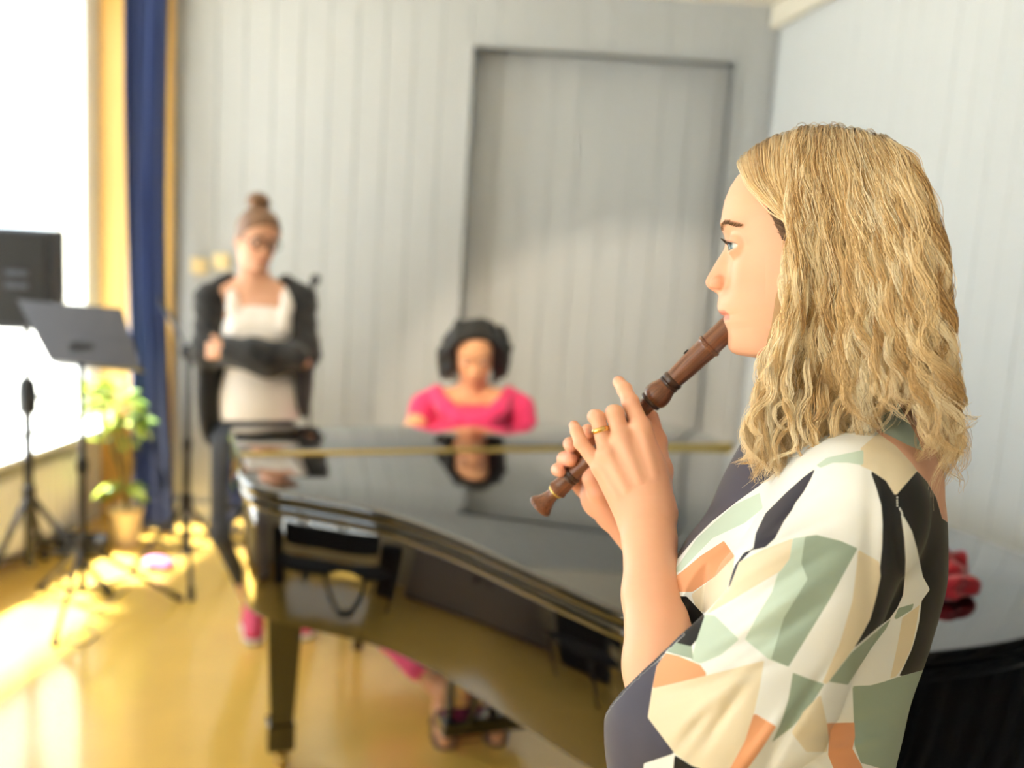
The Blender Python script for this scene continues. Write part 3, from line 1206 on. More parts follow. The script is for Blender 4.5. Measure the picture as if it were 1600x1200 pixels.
# torso, far arm, legs under the clothes (coarse)
FT = Field((-.05, .75, 0.0), (.75, 1.55, 1.56), .008)
FT.cone(P(1320, 610, 1.085), P(1340, 700, 1.09), .050, .046)
FT.ell(P(1280, 870, 1.09), (.075, .11, .14), (vR, vF, vU), k=.02)
FT.cone(P(1325, 810, .96), P(1320, 810, 1.23), .034, .034, k=.02)
FT.chain(Q((1325, 810, .96), (1225, 965, .94), (1050, 1135, .94)), (.034, .032, .030), k=.02)
FT.chain(Q((1320, 810, 1.23), (1200, 980, 1.235), (1080, 1010, 1.20)), (.034, .032, .032), k=.02)
hipc = np.array([P(1240, 1100, 1.09)[0], P(1240, 1100, 1.09)[1]])
FT.cone(P(1260, 920, 1.09), (hipc[0] - .02, hipc[1], 1.0), .075, .075, k=.02)
legs_p = []
for sy in (-1, 1):
    hx, hy = hipc[0] + .02, hipc[1] + sy * .085
    FT.chain([(hx, hy, .95), (hx - .01, hy, .52), (hx + .02, hy, .10)], (.075, .055, .036), k=.02)
    legs_p.append((hx, hy))
tv, tq = FT.mesh()
del FT
bv, bq = join_meshes([(hv, hq), (av, aq), (tv, tq)])
bc = np.concatenate([hc, ac, np.tile(np.array(SKIN[:3]), (len(tv), 1))])
fast_mesh('body', bv, bq, M_SKIN, player, bc)
for e_ in add_eyes(player, headL, hB, HS, (104, 124, 136), (1, .50, -.10)):
    pass

# eyelashes and brow hairs
M_LASH = mat('dark_lash', srgb(38, 26, 22), .6, var=.1, scale=100)
M_BROWN = mat('brow_hair', srgb(112, 80, 54), .6, var=.2, scale=100)
for s_ in (1, -1):
    c_ = headL((1285 - 1157.5) * PXM, s_ * .031, (420 - 386.5) * PXM)
    g = MB()
    for i in range(26):
        u_ = -1 + 2 * i / 25
        y_ = u_ * .0120 + .001
        z_ = .0044 * (1 - .75 * u_ * u_) - .0006
        x_ = math.sqrt(max(.0141 ** 2 - y_ ** 2 * .8 - z_ ** 2, 1e-6)) - .0006
        b0 = c_ + HS * (x_ * hB[0] + s_ * y_ * hB[1] + z_ * hB[2])
        out = nrm(hB[0] * 1.0 + s_ * hB[1] * (u_ * .9) + hB[2] * .25)
        L_ = .0075 * (1 - .3 * abs(u_ - .3))
        g.tube([b0, b0 + out * L_ * .5 + hB[2] * .0004, b0 + out * L_ + hB[2] * .0028], [.00030, .00024, .00008], n=4)
    # dark lid margin
    g.tube([c_ + HS * (math.sqrt(max(.0139 ** 2 - (u_ * .0120) ** 2 * .8 - (.0044 * (1 - .75 * u_ * u_)) ** 2, 1e-6)) * hB[0] + s_ * (u_ * .0120 + .001) * hB[1] + (.0044 * (1 - .75 * u_ * u_) - .0006) * hB[2])
            for u_ in np.linspace(-1, 1, 15)], .0006, n=5)
    g.build('eyelashes', M_LASH, player)
    g = MB()
    r_ = random.Random(3)
    for i in range(70):
        u_ = i / 69
        y_ = .012 + .038 * u_
        pyb = 358 - 7 * math.sin(math.pi * min(1, u_ * 1.15)) + 8 * max(0, u_ - .6) + r_.uniform(-3.2, 3.2) * (1 - .6 * u_)
        z_ = (420 - pyb) * PXM
        n_ = 2.35
        fx_ = (1285 - np.interp(pyb, H_BASE[:, 0], H_BASE[:, 1])) * PXM
        w_ = np.interp(pyb, H_W[:, 0], H_W[:, 1]) * .001
        x_ = fx_ * (1 - (y_ / w_) ** n_) ** (1 / n_) + .0028 * math.exp(-((y_ - .026) / .022) ** 2) + .0002
        b0 = headL(x_, s_ * y_, z_)
        d_ = nrm(s_ * hB[1] * .9 - hB[0] * .35 + hB[2] * r_.uniform(-.1, .5))
        g.tube([b0, b0 + d_ * .0045, b0 + d_ * .008 - hB[2] * .0006], [.00032, .00026, .0001], n=4)
    g.build('eyebrow', M_BROWN, player)

# finger ring
rp = .55 * fingersL[2][0][0] + .45 * fingersL[2][0][1]
rp = fingersL[2][0][0] * .36 + fingersL[2][0][1] * .64
rax = nrm(fingersL[2][0][1] - fingersL[2][0][0])
M_GOLD = mat('gold', srgb(220, 186, 118), .22, metal=1.0, var=.05, scale=40)
rr_ = .0094
rg = MB().lathe([(rr_ - .0007, -.0026), (rr_ + .0006, -.0026), (rr_ + .0010, 0), (rr_ + .0006, .0026), (rr_ - .0007, .0026), (rr_ - .0007, -.0026)], rp, rax, n=36)
rgo = rg.build('finger_ring', M_GOLD, None, True, loc=tuple(rp))
tag(rgo, 'gold ring on the ring finger holding the recorder', 'ring')

# ------------------------------------------------------------------ the recorder
rA = P(1139, 511, 1.114)
rB = P(844, 791, 1.188)
rax = nrm(rB - rA)
RL_ = float(np.linalg.norm(rB - rA))
recorder = thing('recorder', 'dark brown wooden recorder held at the lips of the blond woman', 'recorder', tuple(rB))


def wood_mat():
    m, nt, b = newmat('stained_pearwood')
    tc = nt.nodes.new('ShaderNodeTexCoord')
    mp = nt.nodes.new('ShaderNodeMapping')
    qd = Vector(rax).to_track_quat('Z', 'Y').inverted().to_euler()
    mp.inputs['Rotation'].default_value = qd
    mp2 = nt.nodes.new('ShaderNodeMapping')
    mp2.inputs['Scale'].default_value = (420, 420, 16)
    n = nt.nodes.new('ShaderNodeTexNoise')
    n.inputs['Scale'].default_value = 1.0
    n.inputs['Detail'].default_value = 5
    cr = nt.nodes.new('ShaderNodeValToRGB')
    cr.color_ramp.elements[0].position = .3
    cr.color_ramp.elements[0].color = srgb(84, 48, 32)
    cr.color_ramp.elements[1].position = .75
    cr.color_ramp.elements[1].color = srgb(136, 84, 56)
    nt.links.new(tc.outputs['Object'], mp.inputs[0])
    nt.links.new(mp.outputs[0], mp2.inputs[0])
    nt.links.new(mp2.outputs[0], n.inputs['Vector'])
    nt.links.new(n.outputs['Fac'], cr.inputs[0])
    nt.links.new(cr.outputs[0], b.inputs['Base Color'])
    b.inputs['Roughness'].default_value = .3
    b.inputs['Coat Weight'].default_value = .3
    b.inputs['Coat Roughness'].default_value = .15
    return m


M_PEAR = wood_mat()
M_DARKW = mat('dark_turned_ring', srgb(62, 38, 28), .3, var=.15, scale=200)
k_ = RL_ / 401.0
px2 = 1.13 / FPX


def seg(name, prof, m=M_PEAR):
    """prof: (pixels from the beak along the axis, half width in pixels)"""
    return MB().lathe([(r * px2, s * k_) for (s, r) in prof], rA, rax, n=36).build(name, m, recorder, 'auto')


# head joint: its upper end is cut off at a slant to make the beak
g = MB()
prof = [(-30, 17.5), (5, 18), (34, 18.4), (36.5, 18.6), (38, 20.6), (42, 20.6), (44, 18.6), (47, 18.2), (75, 17.4), (106, 15.6), (110, 15.4)]
vs, fs = [], []
n = 40
a_ = nrm(np.cross(rax, vF))
b_ = np.cross(rax, a_)
plane_x = float((P(1139.5, 510, 1.114) - vC) @ vR)
for i, (s_, r_) in enumerate(prof):
    for k in range(n):
        an = 2 * math.pi * k / n
        p = rA + rax * (s_ * k_) + r_ * px2 * (math.cos(an) * a_ + math.sin(an) * b_)
        if i < 3:
            up = float((math.cos(an) * a_ + math.sin(an) * b_) @ vU)
            lim = plane_x + .010 * max(0, up) ** 2 - .0015 * (1 - up * up)
            e = float((p - vC) @ vR) - lim
            if e > 0 or i == 0:
                p = p + rax * (e / -float(rax @ vR))
        vs.append(p)
for i in range(len(prof) - 1):
    for k in range(n):
        k2 = (k + 1) % n
        fs.append((i * n + k, i * n + k2, (i + 1) * n + k2, (i + 1) * n + k))
fs.append(tuple(range(n - 1, -1, -1)))
fs.append(tuple((len(prof) - 1) * n + k for k in range(n)))
g.add(vs, fs)
g.build('head_joint', M_PEAR, recorder, 'auto')
seg('ring_bead', [(110, 15.4), (112, 17.2), (115, 17.6), (118, 16.6), (119.5, 15.8), (121.5, 17.4), (124, 17.0), (125, 15.4)], M_DARKW)
seg('socket_bulb', [(125, 16.0), (130, 17.5), (138, 20.5), (145, 21.6), (151, 21.2), (155, 19.6), (157, 17.5)])
seg('ring_bead', [(157, 17.0), (158.5, 18.2), (161, 18.4), (163, 17.2), (164, 14.0)], M_DARKW)
seg('middle_joint', [(163, 13.2), (200, 12.4), (260, 11.8), (318, 12.2), (326, 12.4)])
seg('ring_bead', [(325, 12.6), (327, 14.6), (330, 14.8), (332, 13.2), (334, 14.6), (337, 14.4), (338, 13.0)], M_DARKW)
seg('foot_joint', [(337, 13.6), (343, 14.6), (352, 15.2), (357, 15.0), (359, 16.4), (363, 16.4), (365, 13.8), (368, 12.0), (372, 10.4), (380, 11.4), (390, 15.0), (396, 19.0),
                   (398, 20.6), (401, 21.0), (403.5, 20.0), (404, 17.0), (402, 9.0), (385, 6.5)])
seg('ring_bead', [(365, 12.8), (366.5, 13.6), (368.5, 13.2), (369, 11.6)], M_BRASS)
# tone holes and the labium window on the upper side
hup = nrm(vU - rax * float(vU @ rax))
for s_ in (185, 207, 229, 254, 276, 298):
    MB().lathe([(.0012, -.0004), (.0030, 0.0), (.0030, .0002)], rA + rax * s_ * k_ + hup * 12.4 * px2, hup, n=16).build('tone_hole', M_RUBBER, recorder)
MB().box(rA + rax * 70 * k_ + hup * 17.4 * px2, (.011, .006, .0016), axes=(np.cross(hup, rax), rax, hup)).build('labium_window', M_RUBBER, recorder)

# ------------------------------------------------------------------ the blouse
fB_yaw = math.radians(20)
bF = -vR * math.cos(fB_yaw) + vF * math.sin(fB_yaw)
bL = -vF * math.cos(fB_yaw) - vR * math.sin(fB_yaw)
AX = (bF, bL, vU)
lo_, hi_ = bounds([P(x_, y_, d_) for x_ in (955, 1490) for y_ in (625, 1330) for d_ in (.83, 1.28)], 0.0)
FB = Field(lo_, hi_, .0022)
FB.ell(P(1278, 890, 1.09), (.116, .150, .19), AX)
FB.ell(P(1384, 825, 1.085), (.054, .12, .115), AX, k=.05)
FB.ell(P(1135, 940, 1.035), (.060, .062, .070), AX, k=.05)
FB.ell(P(1128, 940, 1.165), (.060, .062, .070), AX, k=.05)
FB.cone(P(1300, 780, 1.08), P(1140, 888, 1.09), .044, .042, k=.05)
FB.ell(P(1238, 1080, 1.09), (.098, .130, .14), AX, k=.06)
FB.ell(P(1222, 1260, 1.09), (.104, .150, .16), AX, k=.06)
# shoulders and yoke
FB.chain(Q((1392, 672, 1.085), (1365, 720, 1.04), (1335, 790, .955)), (.036, .048, .058), k=.04)
FB.chain(Q((1392, 672, 1.085), (1365, 725, 1.15), (1340, 790, 1.225)), (.036, .048, .056), k=.04)
# near sleeve
FB.chain(Q((1330, 805, .945), (1228, 935, .922), (1130, 1050, .915), (1090, 1098, .92)), (.064, .058, .052, .050), k=.03)
FB.chain(Q((1270, 930, .93), (1180, 1075, .925), (1105, 1145, .93)), (.058, .066, .066), k=.04)
FB.ell(P(1060, 1118, .945), (.055, .062, .064), AX, k=.03)
FB.chain(Q((1034, 1040, .965), (1040, 1110, .935), (1035, 1170, .94)), (.050, .048, .050), k=.02)
FB.chain(Q((1040, 1150, .945), (1020, 1260, .96)), (.048, .045), k=.02)
# far sleeve
FB.chain(Q((1330, 800, 1.24), (1210, 960, 1.24), (1120, 1040, 1.22)), (.06, .06, .06), k=.03)
# drape folds
sl, X, Y, Z = FB.block()
A_ = (X - vC[0]) * vR[0] + (Y - vC[1]) * vR[1] + (Z - vC[2]) * vR[2]
B_ = (X - vC[0]) * vU[0] + (Y - vC[1]) * vU[1] + (Z - vC[2]) * vU[2]
D_ = (X - vC[0]) * vF[0] + (Y - vC[1]) * vF[1] + (Z - vC[2]) * vF[2]
PXf = 800 + FPX * A_ / D_
PYf = 600 - FPX * B_ / D_
near = np.clip((1.06 - D_) / .06, 0, 1)


def gauss(cx, cy, sx, sy, ang=0.0):
    ca, sa = math.cos(ang), math.sin(ang)
    dx, dy = PXf - cx, PYf - cy
    return np.exp(-((dx * ca + dy * sa) / sx) ** 2 - ((-dx * sa + dy * ca) / sy) ** 2)


# folds pulled out of the arm pit across the sleeve, and along the cuff
fold = np.zeros_like(FB.v)
for (cx, cy, sx, sy, ang, amp) in ((1215, 850, 75, 9, -.42, -.0050), (1195, 880, 90, 11, -.50, .0042), (1210, 915, 90, 10, -.55, -.0046), (1215, 950, 95, 12, -.60, .0042),
                                   (1225, 985, 80, 11, -.62, -.0040), (1150, 1010, 60, 10, -.45, -.0036), (1125, 1062, 80, 10, -.28, -.0045), (1120, 1090, 70, 12, -.75, .0040),
                                   (1130, 1120, 60, 9, -.95, -.0040), (1090, 1130, 40, 8, -.9, -.0035), (1360, 860, 12, 120, .02, -.0030), (1398, 840, 8, 90, -.12, -.0028),
                                   (1300, 1140, 60, 10, -.3, -.0030), (1320, 1168, 60, 9, -.25, .0030), (1150, 850, 60, 9, -.65, -.0030), (1240, 800, 60, 9, -.7, -.0024),
                                   (1190, 1160, 70, 11, -.9, .0045), (1215, 1165, 60, 9, -1.1, -.0045), (1255, 1100, 70, 9, -1.0, -.0040)):
    fold += amp * gauss(cx, cy, sx, sy, ang) * near
FB.v[sl] -= fold * 1.0
FB.v[sl] += .0010 * np.sin(60 * A_ + 25 * B_) * np.sin(45 * B_ - 30 * A_ + 1.0)
del fold, near, PXf, PYf, A_, B_, D_
# sleeve hem: cut across the forearm, then hollow
hem0 = P(1031, 1046, .95)
hemn = nrm(-vR * .58 + vU * .66 + vF * .46)
blo, bhi = bounds([P(x_, y_, d_) for x_ in (900, 1082) for y_ in (940, 1180) for d_ in (.80, 1.0)], 0)
FB.cut(hem0, hemn, 0.0, blo, bhi)
FB.cone(P(1022, 1000, .985), P(1046, 1085, .95), .0475, .040, k=.003, sub=True)
# neck opening and V front
FB.cone(P(1330, 640, 1.09), P(1240, 760, 1.10), .050, .050, k=.01, sub=True)
FB.cone(P(1250, 740, 1.10), P(1120, 830, 1.11), .046, .012, k=.008, sub=True)
blv, blq = FB.mesh(relax=1)
del FB
M_BLOUSE = vcol_mat('printed_crepe', .62, .3, bump=.06, bscale=900, sheen=.15)


def print_nodes(m, cols):
    nt = m.node_tree
    b = nt.nodes['Principled BSDF']
    at = next(n for n in nt.nodes if n.type == 'ATTRIBUTE')
    last = at.outputs['Color']
    for i_, c_ in enumerate(cols):
        a_ = nt.nodes.new('ShaderNodeAttribute')
        a_.attribute_name = 'print_%d' % i_
        mr = nt.nodes.new('ShaderNodeMapRange')
        mr.inputs['From Min'].default_value = -.35
        mr.inputs['From Max'].default_value = .35
        nt.links.new(a_.outputs['Fac'], mr.inputs['Value'])
        mx = nt.nodes.new('ShaderNodeMix')
        mx.data_type = 'RGBA'
        mx.inputs['B'].default_value = c_
        nt.links.new(mr.outputs[0], mx.inputs['Factor'])
        nt.links.new(last, mx.inputs['A'])
        last = mx.outputs['Result']
    nt.links.new(last, b.inputs['Base Color'])


cWHITE, cBEIGE, cSAGE, cMINT = srgb(234, 237, 239), srgb(226, 214, 190), srgb(150, 168, 155), srgb(190, 210, 200)
cDUSK = srgb(70, 70, 88)
cORANGE, cPINK, cNAVY, cBLACK = srgb(222, 158, 118), srgb(232, 178, 150), srgb(44, 44, 60), srgb(20, 21, 25)
PRINT = [
    (cBEIGE, [(1345, 700), (1372, 677), (1399, 696), (1425, 724), (1433, 736), (1399, 775), (1384, 751), (1359, 734), (1345, 728)]),
    (cMINT, [(1275, 727), (1292, 715), (1320, 709), (1349, 703), (1349, 727), (1325, 723), (1301, 723), (1282, 731)]),
    (cPINK, [(1360, 660), (1372, 677), (1399, 696), (1425, 724), (1433, 736), (1448, 752), (1463, 778), (1472, 810), (1500, 830), (1500, 600), (1398, 600), (1380, 630)]),
    (cMINT, [(1360, 620), (1398, 620), (1430, 677), (1443, 705), (1420, 696), (1377, 674)]),
    (cNAVY, [(1274, 732), (1256, 745), (1228, 770), (1196, 802), (1181, 833), (1177, 857), (1162, 864), (1148, 884), (1141, 904), (1137, 921), (1143, 919), (1147, 901), (1157, 878),
             (1174, 860), (1196, 855), (1211, 841), (1225, 814), (1238, 796), (1242, 787), (1256, 768), (1267, 748)]),
    (cBLACK, [(1359, 734), (1369, 762), (1377, 790), (1379, 819), (1378, 858), (1374, 895), (1370, 930), (1360, 965), (1345, 995), (1332, 1015), (1370, 982), (1390, 967),
              (1402, 950), (1411, 930), (1414, 900), (1415, 875), (1413, 841), (1408, 805), (1399, 775), (1384, 751)]),
    (cBLACK, [(1433, 736), (1399, 775), (1408, 799), (1425, 830), (1433, 858), (1442, 901), (1453, 921), (1440, 939), (1436, 972), (1429, 1000), (1424, 1016), (1412, 1042), (1405, 1056), (1500, 1056),
              (1500, 900), (1500, 830), (1472, 810), (1463, 778), (1448, 752)]),
    (cMINT, [(1239, 841), (1276, 836), (1313, 845), (1340, 857), (1295, 939), (1232, 1042), (1201, 1030), (1164, 999), (1183, 962), (1206, 925), (1220, 883)]),
    (cSAGE, [(1340, 857), (1313, 845), (1276, 836), (1258, 838), (1252, 880), (1262, 905), (1225, 965), (1205, 1030), (1232, 1042), (1295, 939)]),
    (cBEIGE, [(1341, 859), (1374, 878), (1376, 901), (1370, 930), (1360, 967), (1345, 995), (1334, 1013), (1292, 1069), (1285, 1067), (1313, 1004), (1332, 939), (1339, 883)]),
    (cBEIGE, [(1239, 841), (1234, 873), (1220, 892), (1141, 939), (1103, 960), (1141, 915), (1155, 878), (1192, 859)]),
    (cMINT, [(1101, 960), (1117, 962), (1155, 999), (1127, 1023), (1094, 1037), (1080, 1032), (1089, 995)]),
    (cORANGE, [(1019, 1076), (1026, 1041), (1040, 1020), (1061, 1025), (1094, 1039), (1106, 1055), (1057, 1067)]),
    (cSAGE, [(1040, 1018), (1050, 1000), (1080, 1000), (1083, 1030), (1061, 1024)]),
    (cBEIGE, [(1010, 1078), (1057, 1067), (1106, 1055), (1194, 1032), (1187, 1074), (1178, 1114), (1164, 1158), (1141, 1200), (1135, 1215), (1080, 1196), (1054, 1177), (1008, 1121)]),
    (cBLACK, [(1008, 1118), (1054, 1177), (1010, 1193), (995, 1177)]),
    (cBLACK, [(1054, 1179), (1080, 1196), (1135, 1215), (1120, 1260), (1060, 1250), (1052, 1200)]),
    (cDUSK, [(1050, 990), (1010, 1020), (960, 1060), (940, 1090), (930, 1260), (1000, 1260), (1006, 1193), (1054, 1177), (1012, 1121), (1019, 1076), (1026, 1041), (1040, 1020)]),
    (cDUSK, [(1170, 680), (1120, 740), (1050, 830), (1030, 880), (1060, 872), (1085, 842), (1112, 815), (1150, 785), (1185, 760), (1215, 735), (1215, 690)]),
    (cORANGE, [(1178, 1114), (1213, 1135), (1192, 1168), (1169, 1200), (1160, 1215), (1135, 1215), (1141, 1200), (1164, 1158)]),
    (cSAGE, [(1239, 1051), (1262, 1060), (1288, 1069), (1267, 1102), (1239, 1135), (1206, 1160), (1220, 1130), (1232, 1093)]),
    (cSAGE, [(1295, 1065), (1330, 1020), (1392, 967), (1385, 982), (1362, 1012), (1325, 1070)]),
    (cSAGE, [(1397, 966), (1404, 950), (1428, 943), (1425, 953), (1400, 968)]),
    (cBEIGE, [(1410, 965), (1437, 945), (1432, 975), (1426, 1007), (1412, 1040), (1400, 1057), (1391, 1060), (1402, 1010)]),
    (cSAGE, [(1332, 1072), (1360, 1071), (1382, 1065), (1399, 1059), (1450, 1045), (1450, 1115), (1430, 1155), (1410, 1210), (1345, 1192), (1335, 1165), (1334, 1125)]),
    (cORANGE, [(1290, 1130), (1335, 1129), (1336, 1152), (1332, 1170), (1347, 1197), (1350, 1215), (1308, 1215), (1294, 1180), (1295, 1155)]),
    (cBEIGE, [(1282, 1085), (1292, 1130), (1295, 1155), (1292, 1175), (1260, 1175), (1237, 1145), (1255, 1112)]),
    (cMINT, [(1050, 897), (1089, 841), (1145, 790), (1187, 770), (1192, 794), (1164, 817), (1113, 841), (1064, 892)]),
    (cORANGE, [(1050, 905), (1064, 894), (1094, 869), (1131, 845), (1148, 869), (1117, 901), (1082, 925), (1055, 925)]),
    (cBEIGE, [(1080, 929), (1117, 901), (1148, 869), (1145, 892), (1136, 920), (1103, 957), (1089, 953)]),
    (cBLACK, [(1040, 930), (1073, 932), (1101, 962), (1089, 999), (1080, 1010), (1040, 1000)]),
]
# vertex normals
def vnormals(v, q):
    n = np.cross(v[q[:, 2]] - v[q[:, 0]], v[q[:, 3]] - v[q[:, 1]])
    out = np.zeros_like(v)
    for a in range(4):
        np.add.at(out, q[:, a], n)
    return out / np.maximum(np.linalg.norm(out, axis=1), 1e-12)[:, None]


bn_ = vnormals(blv, blq)
bw_ = blv - vC
ga, gb, gd = bw_ @ vR, bw_ @ vU, bw_ @ vF                    # garment side view: across, up, lateral
pxv, pyv = 800 + FPX * ga / gd, 600 - FPX * gb / gd
facing = (bn_ * bw_).sum(1) < 0


bcol = np.tile(np.array(cWHITE[:3]), (len(blv), 1))
side_ok = (bn_ @ bL) > -.25


def poly_sd(x, y, poly):
    """signed distance (positive inside) to an outline, clipped at 8"""
    out = np.full(len(x), -8.0)
    pl = np.asarray(poly, float)
    m = (x > pl[:, 0].min() - 8) & (x < pl[:, 0].max() + 8) & (y > pl[:, 1].min() - 8) & (y < pl[:, 1].max() + 8)
    xs, ys = x[m], y[m]
    d = np.full(len(xs), 64.0)
    for i_ in range(len(pl)):
        p0, p1 = pl[i_], pl[(i_ + 1) % len(pl)]
        e = p1 - p0
        t = np.clip(((xs - p0[0]) * e[0] + (ys - p0[1]) * e[1]) / max(e @ e, 1e-9), 0, 1)
        d = np.minimum(d, (xs - p0[0] - t * e[0]) ** 2 + (ys - p0[1] - t * e[1]) ** 2)
    d = np.minimum(np.sqrt(d), 8.0)
    out[m] = np.where(in_poly(xs, ys, pl), d, -d)
    return out


PCOLS = [cBEIGE, cPINK, cMINT, cSAGE, cORANGE, cDUSK, cNAVY, cBLACK]
psd = [np.full(len(blv), -8.0) for _ in PCOLS]
for col, poly in PRINT:
    i_ = PCOLS.index(col)
    e_ = poly_sd(pxv, pyv, poly)
    # a later piece of the print covers an earlier one
    for j_ in range(len(PCOLS)):
        if j_ > i_:
            psd[j_] = np.minimum(psd[j_], -e_)
    psd[i_] = np.maximum(psd[i_], e_)
for i_ in range(len(psd)):
    psd[i_] = np.where(side_ok, psd[i_], -8.0)
# far half of the garment: broad navy and sage pieces of the same print
far = ~side_ok
fu, fz = (blv - P(1280, 890, 1.09)) @ bF, gb
cell = (np.floor(fu / .07 + fz / .11).astype(int) + np.floor(fz / .09).astype(int)) % 4
for i_, c_ in enumerate((cNAVY, cWHITE, cSAGE, cBEIGE)):
    bcol[far & (cell == i_)] = c_[:3]
# lining of the cuff and of the neck opening, and the far lapel
inside = ((blv - P(1030, 1045, .965)) * bn_).sum(1) < 0
near_cuff = (np.abs(pxv - 1035) < 75) & (np.abs(pyv - 1045) < 75) & inside & (np.linalg.norm(blv - P(1034, 1045, .965), axis=1) < .062)
bcol[near_cuff] = cNAVY[:3]
rimv = (np.abs((blv - hem0) @ hemn) < .0030) & (pyv > 990) & (pxv < 1075) & (gd < 1.0)
bcol[rimv] = cNAVY[:3]
lap = (gd > 1.09) & (pyv < 900) & (pxv < 1200)
bcol[lap] = cNAVY[:3]
hide_ = near_cuff | rimv | lap
blouse = fast_mesh('blouse', blv, blq, M_BLOUSE, player, bcol)
for i_ in range(len(PCOLS)):
    at_ = blouse.data.attributes.new('print_%d' % i_, 'FLOAT', 'POINT')
    at_.data.foreach_set('value', np.where(hide_, -8.0, psd[i_]).astype(np.float32))
print_nodes(M_BLOUSE, PCOLS)
# picot stitches along the back seam
g = MB()
for i in range(9):
    t_ = i / 8
    x_, y_ = 1400 + 10 * t_, 779 + 27 * t_
    d2 = (pxv - x_) ** 2 + (pyv - y_) ** 2
    d2 = np.where(facing, d2, 1e9)
    j = int(np.argmin(d2))
    g.sphere(blv[j] + bn_[j] * .0004, .0008, 6, 5)
g.build('seam_stitches', M_WHITE, player)
# trousers and shoes (below the frame)
FL_ = Field((-.05, .75, .02), (.75, 1.5, 1.12), .009)
FL_.ell((hipc[0], hipc[1], 1.0), (.14, .18, .12))
for (hx, hy) in legs_p:
    FL_.chain([(hx, hy, .95), (hx - .01, hy, .52), (hx + .02, hy, .07)], (.098, .075, .06), k=.03)
v_, q_ = FL_.mesh()
fast_mesh('trousers', v_, q_, mat('navy_trouser_cloth', srgb(34, 36, 48), .8, var=.1, scale=60, bump=.1, bscale=500), player)
for (hx, hy) in legs_p:
    FS = Field((hx - .26, hy - .08, 0), (hx + .12, hy + .08, .14), .005)
    FS.chain([(hx + .03, hy, .05), (hx - .08, hy, .042), (hx - .17, hy, .032)], (.048, .044, .034), k=.02)
    FS.cut((0, 0, .004), (0, 0, -1))
    v_, q_ = FS.mesh()
    fast_mesh('shoe', v_, q_, mat('black_shoe_leather', srgb(24, 22, 22), .4, var=.1, scale=50), player)

# ------------------------------------------------------------------ hair of the recorder player
def hair_material(name, ramp, root=None, rough=.42, lock=False):
    m, nt, b = newmat(name)
    hi = nt.nodes.new('ShaderNodeHairInfo')
    cr = nt.nodes.new('ShaderNodeValToRGB')
    els = cr.color_ramp.elements
    els[0].position, els[0].color = ramp[0]
    els[1].position, els[1].color = ramp[-1]
    for (p, c) in ramp[1:-1]:
        e = els.new(p)
        e.color = c
    at = nt.nodes.new('ShaderNodeAttribute')
    at.attribute_name = 'lock'
    nt.links.new(at.outputs['Fac'] if lock else hi.outputs['Random'], cr.inputs[0])
    last = cr.outputs[0]
    if root is not None:
        mr = nt.nodes.new('ShaderNodeMapRange')
        mr.inputs['From Min'].default_value = 0.0
        mr.inputs['From Max'].default_value = 0.16
        mr.inputs['To Min'].default_value = 0.55
        mr.inputs['To Max'].default_value = 0.0
        nt.links.new(hi.outputs['Intercept'], mr.inputs['Value'])
        mx = nt.nodes.new('ShaderNodeMix')
        mx.data_type = 'RGBA'
        mx.inputs['B'].default_value = root
        nt.links.new(mr.outputs[0], mx.inputs['Factor'])
        nt.links.new(last, mx.inputs['A'])
        last = mx.outputs['Result']
    nt.links.new(last, b.inputs['Base Color'])
    b.inputs['Roughness'].default_value = rough
    b.inputs['Specular IOR Level'].default_value = .45
    return m


def curves_obj(name, pts, radii, material, parent, lock=None):
    """pts (n, m, 3) world, radii (m,)"""
    n, m, _ = pts.shape
    off = TLOC.get(parent.name, np.zeros(3))
    cu = bpy.data.hair_curves.new(name)
    cu.add_curves([m] * n)
    cu.attributes['position'].data.foreach_set('vector', (pts - off).astype(np.float32).ravel())
    ra = cu.attributes.get('radius') or cu.attributes.new('radius', 'FLOAT', 'POINT')
    ra.data.foreach_set('value', np.broadcast_to(radii, (n, m)).astype(np.float32).ravel())
    if lock is not None:
        la = cu.attributes.new('lock', 'FLOAT', 'CURVE')
        la.data.foreach_set('value', lock.astype(np.float32))
    cu.materials.append(material)
    o = bpy.data.objects.new(name, cu)
    COL.objects.link(o)
    o.parent = parent
    o['kind'] = 'stuff'
    return o


R_ = np.random.default_rng(11)


def lerp(a, b, t):
    return a + (b - a) * t


# depth of the near face of the head for every spot of the side view, so that the hair lies on it
hw_ = hv - vC
hd_ = hw_ @ vF
hpx, hpy = 800 + FPX * (hw_ @ vR) / hd_, 600 - FPX * (hw_ @ vU) / hd_
HG = np.full((130, 150), 9.0)
np.minimum.at(HG, (np.clip(((hpx - 1060) / 3).astype(int), 0, 129), np.clip(((hpy - 190) / 3).astype(int), 0, 149)), hd_)
SAG = lambda px: 1.08 - .00019 * (px - 1293)


def head_depth(px, py):
    d = HG[int(np.clip((px - 1060) / 3, 0, 129)), int(np.clip((py - 190) / 3, 0, 149))]
    return d if d < 8 else SAG(px)


def near_depth(px, py):
    base = np.interp(py, [200, 225, 260, 330, 420, 560, 760], [1.070, 1.035, 1.005, .982, .970, .968, .972])
    return min(base - .00019 * (px - 1300), head_depth(px, py) - .014)


clumps = []                                                  # (control points (px,py,d), strands, radius px, wave amp, kind)


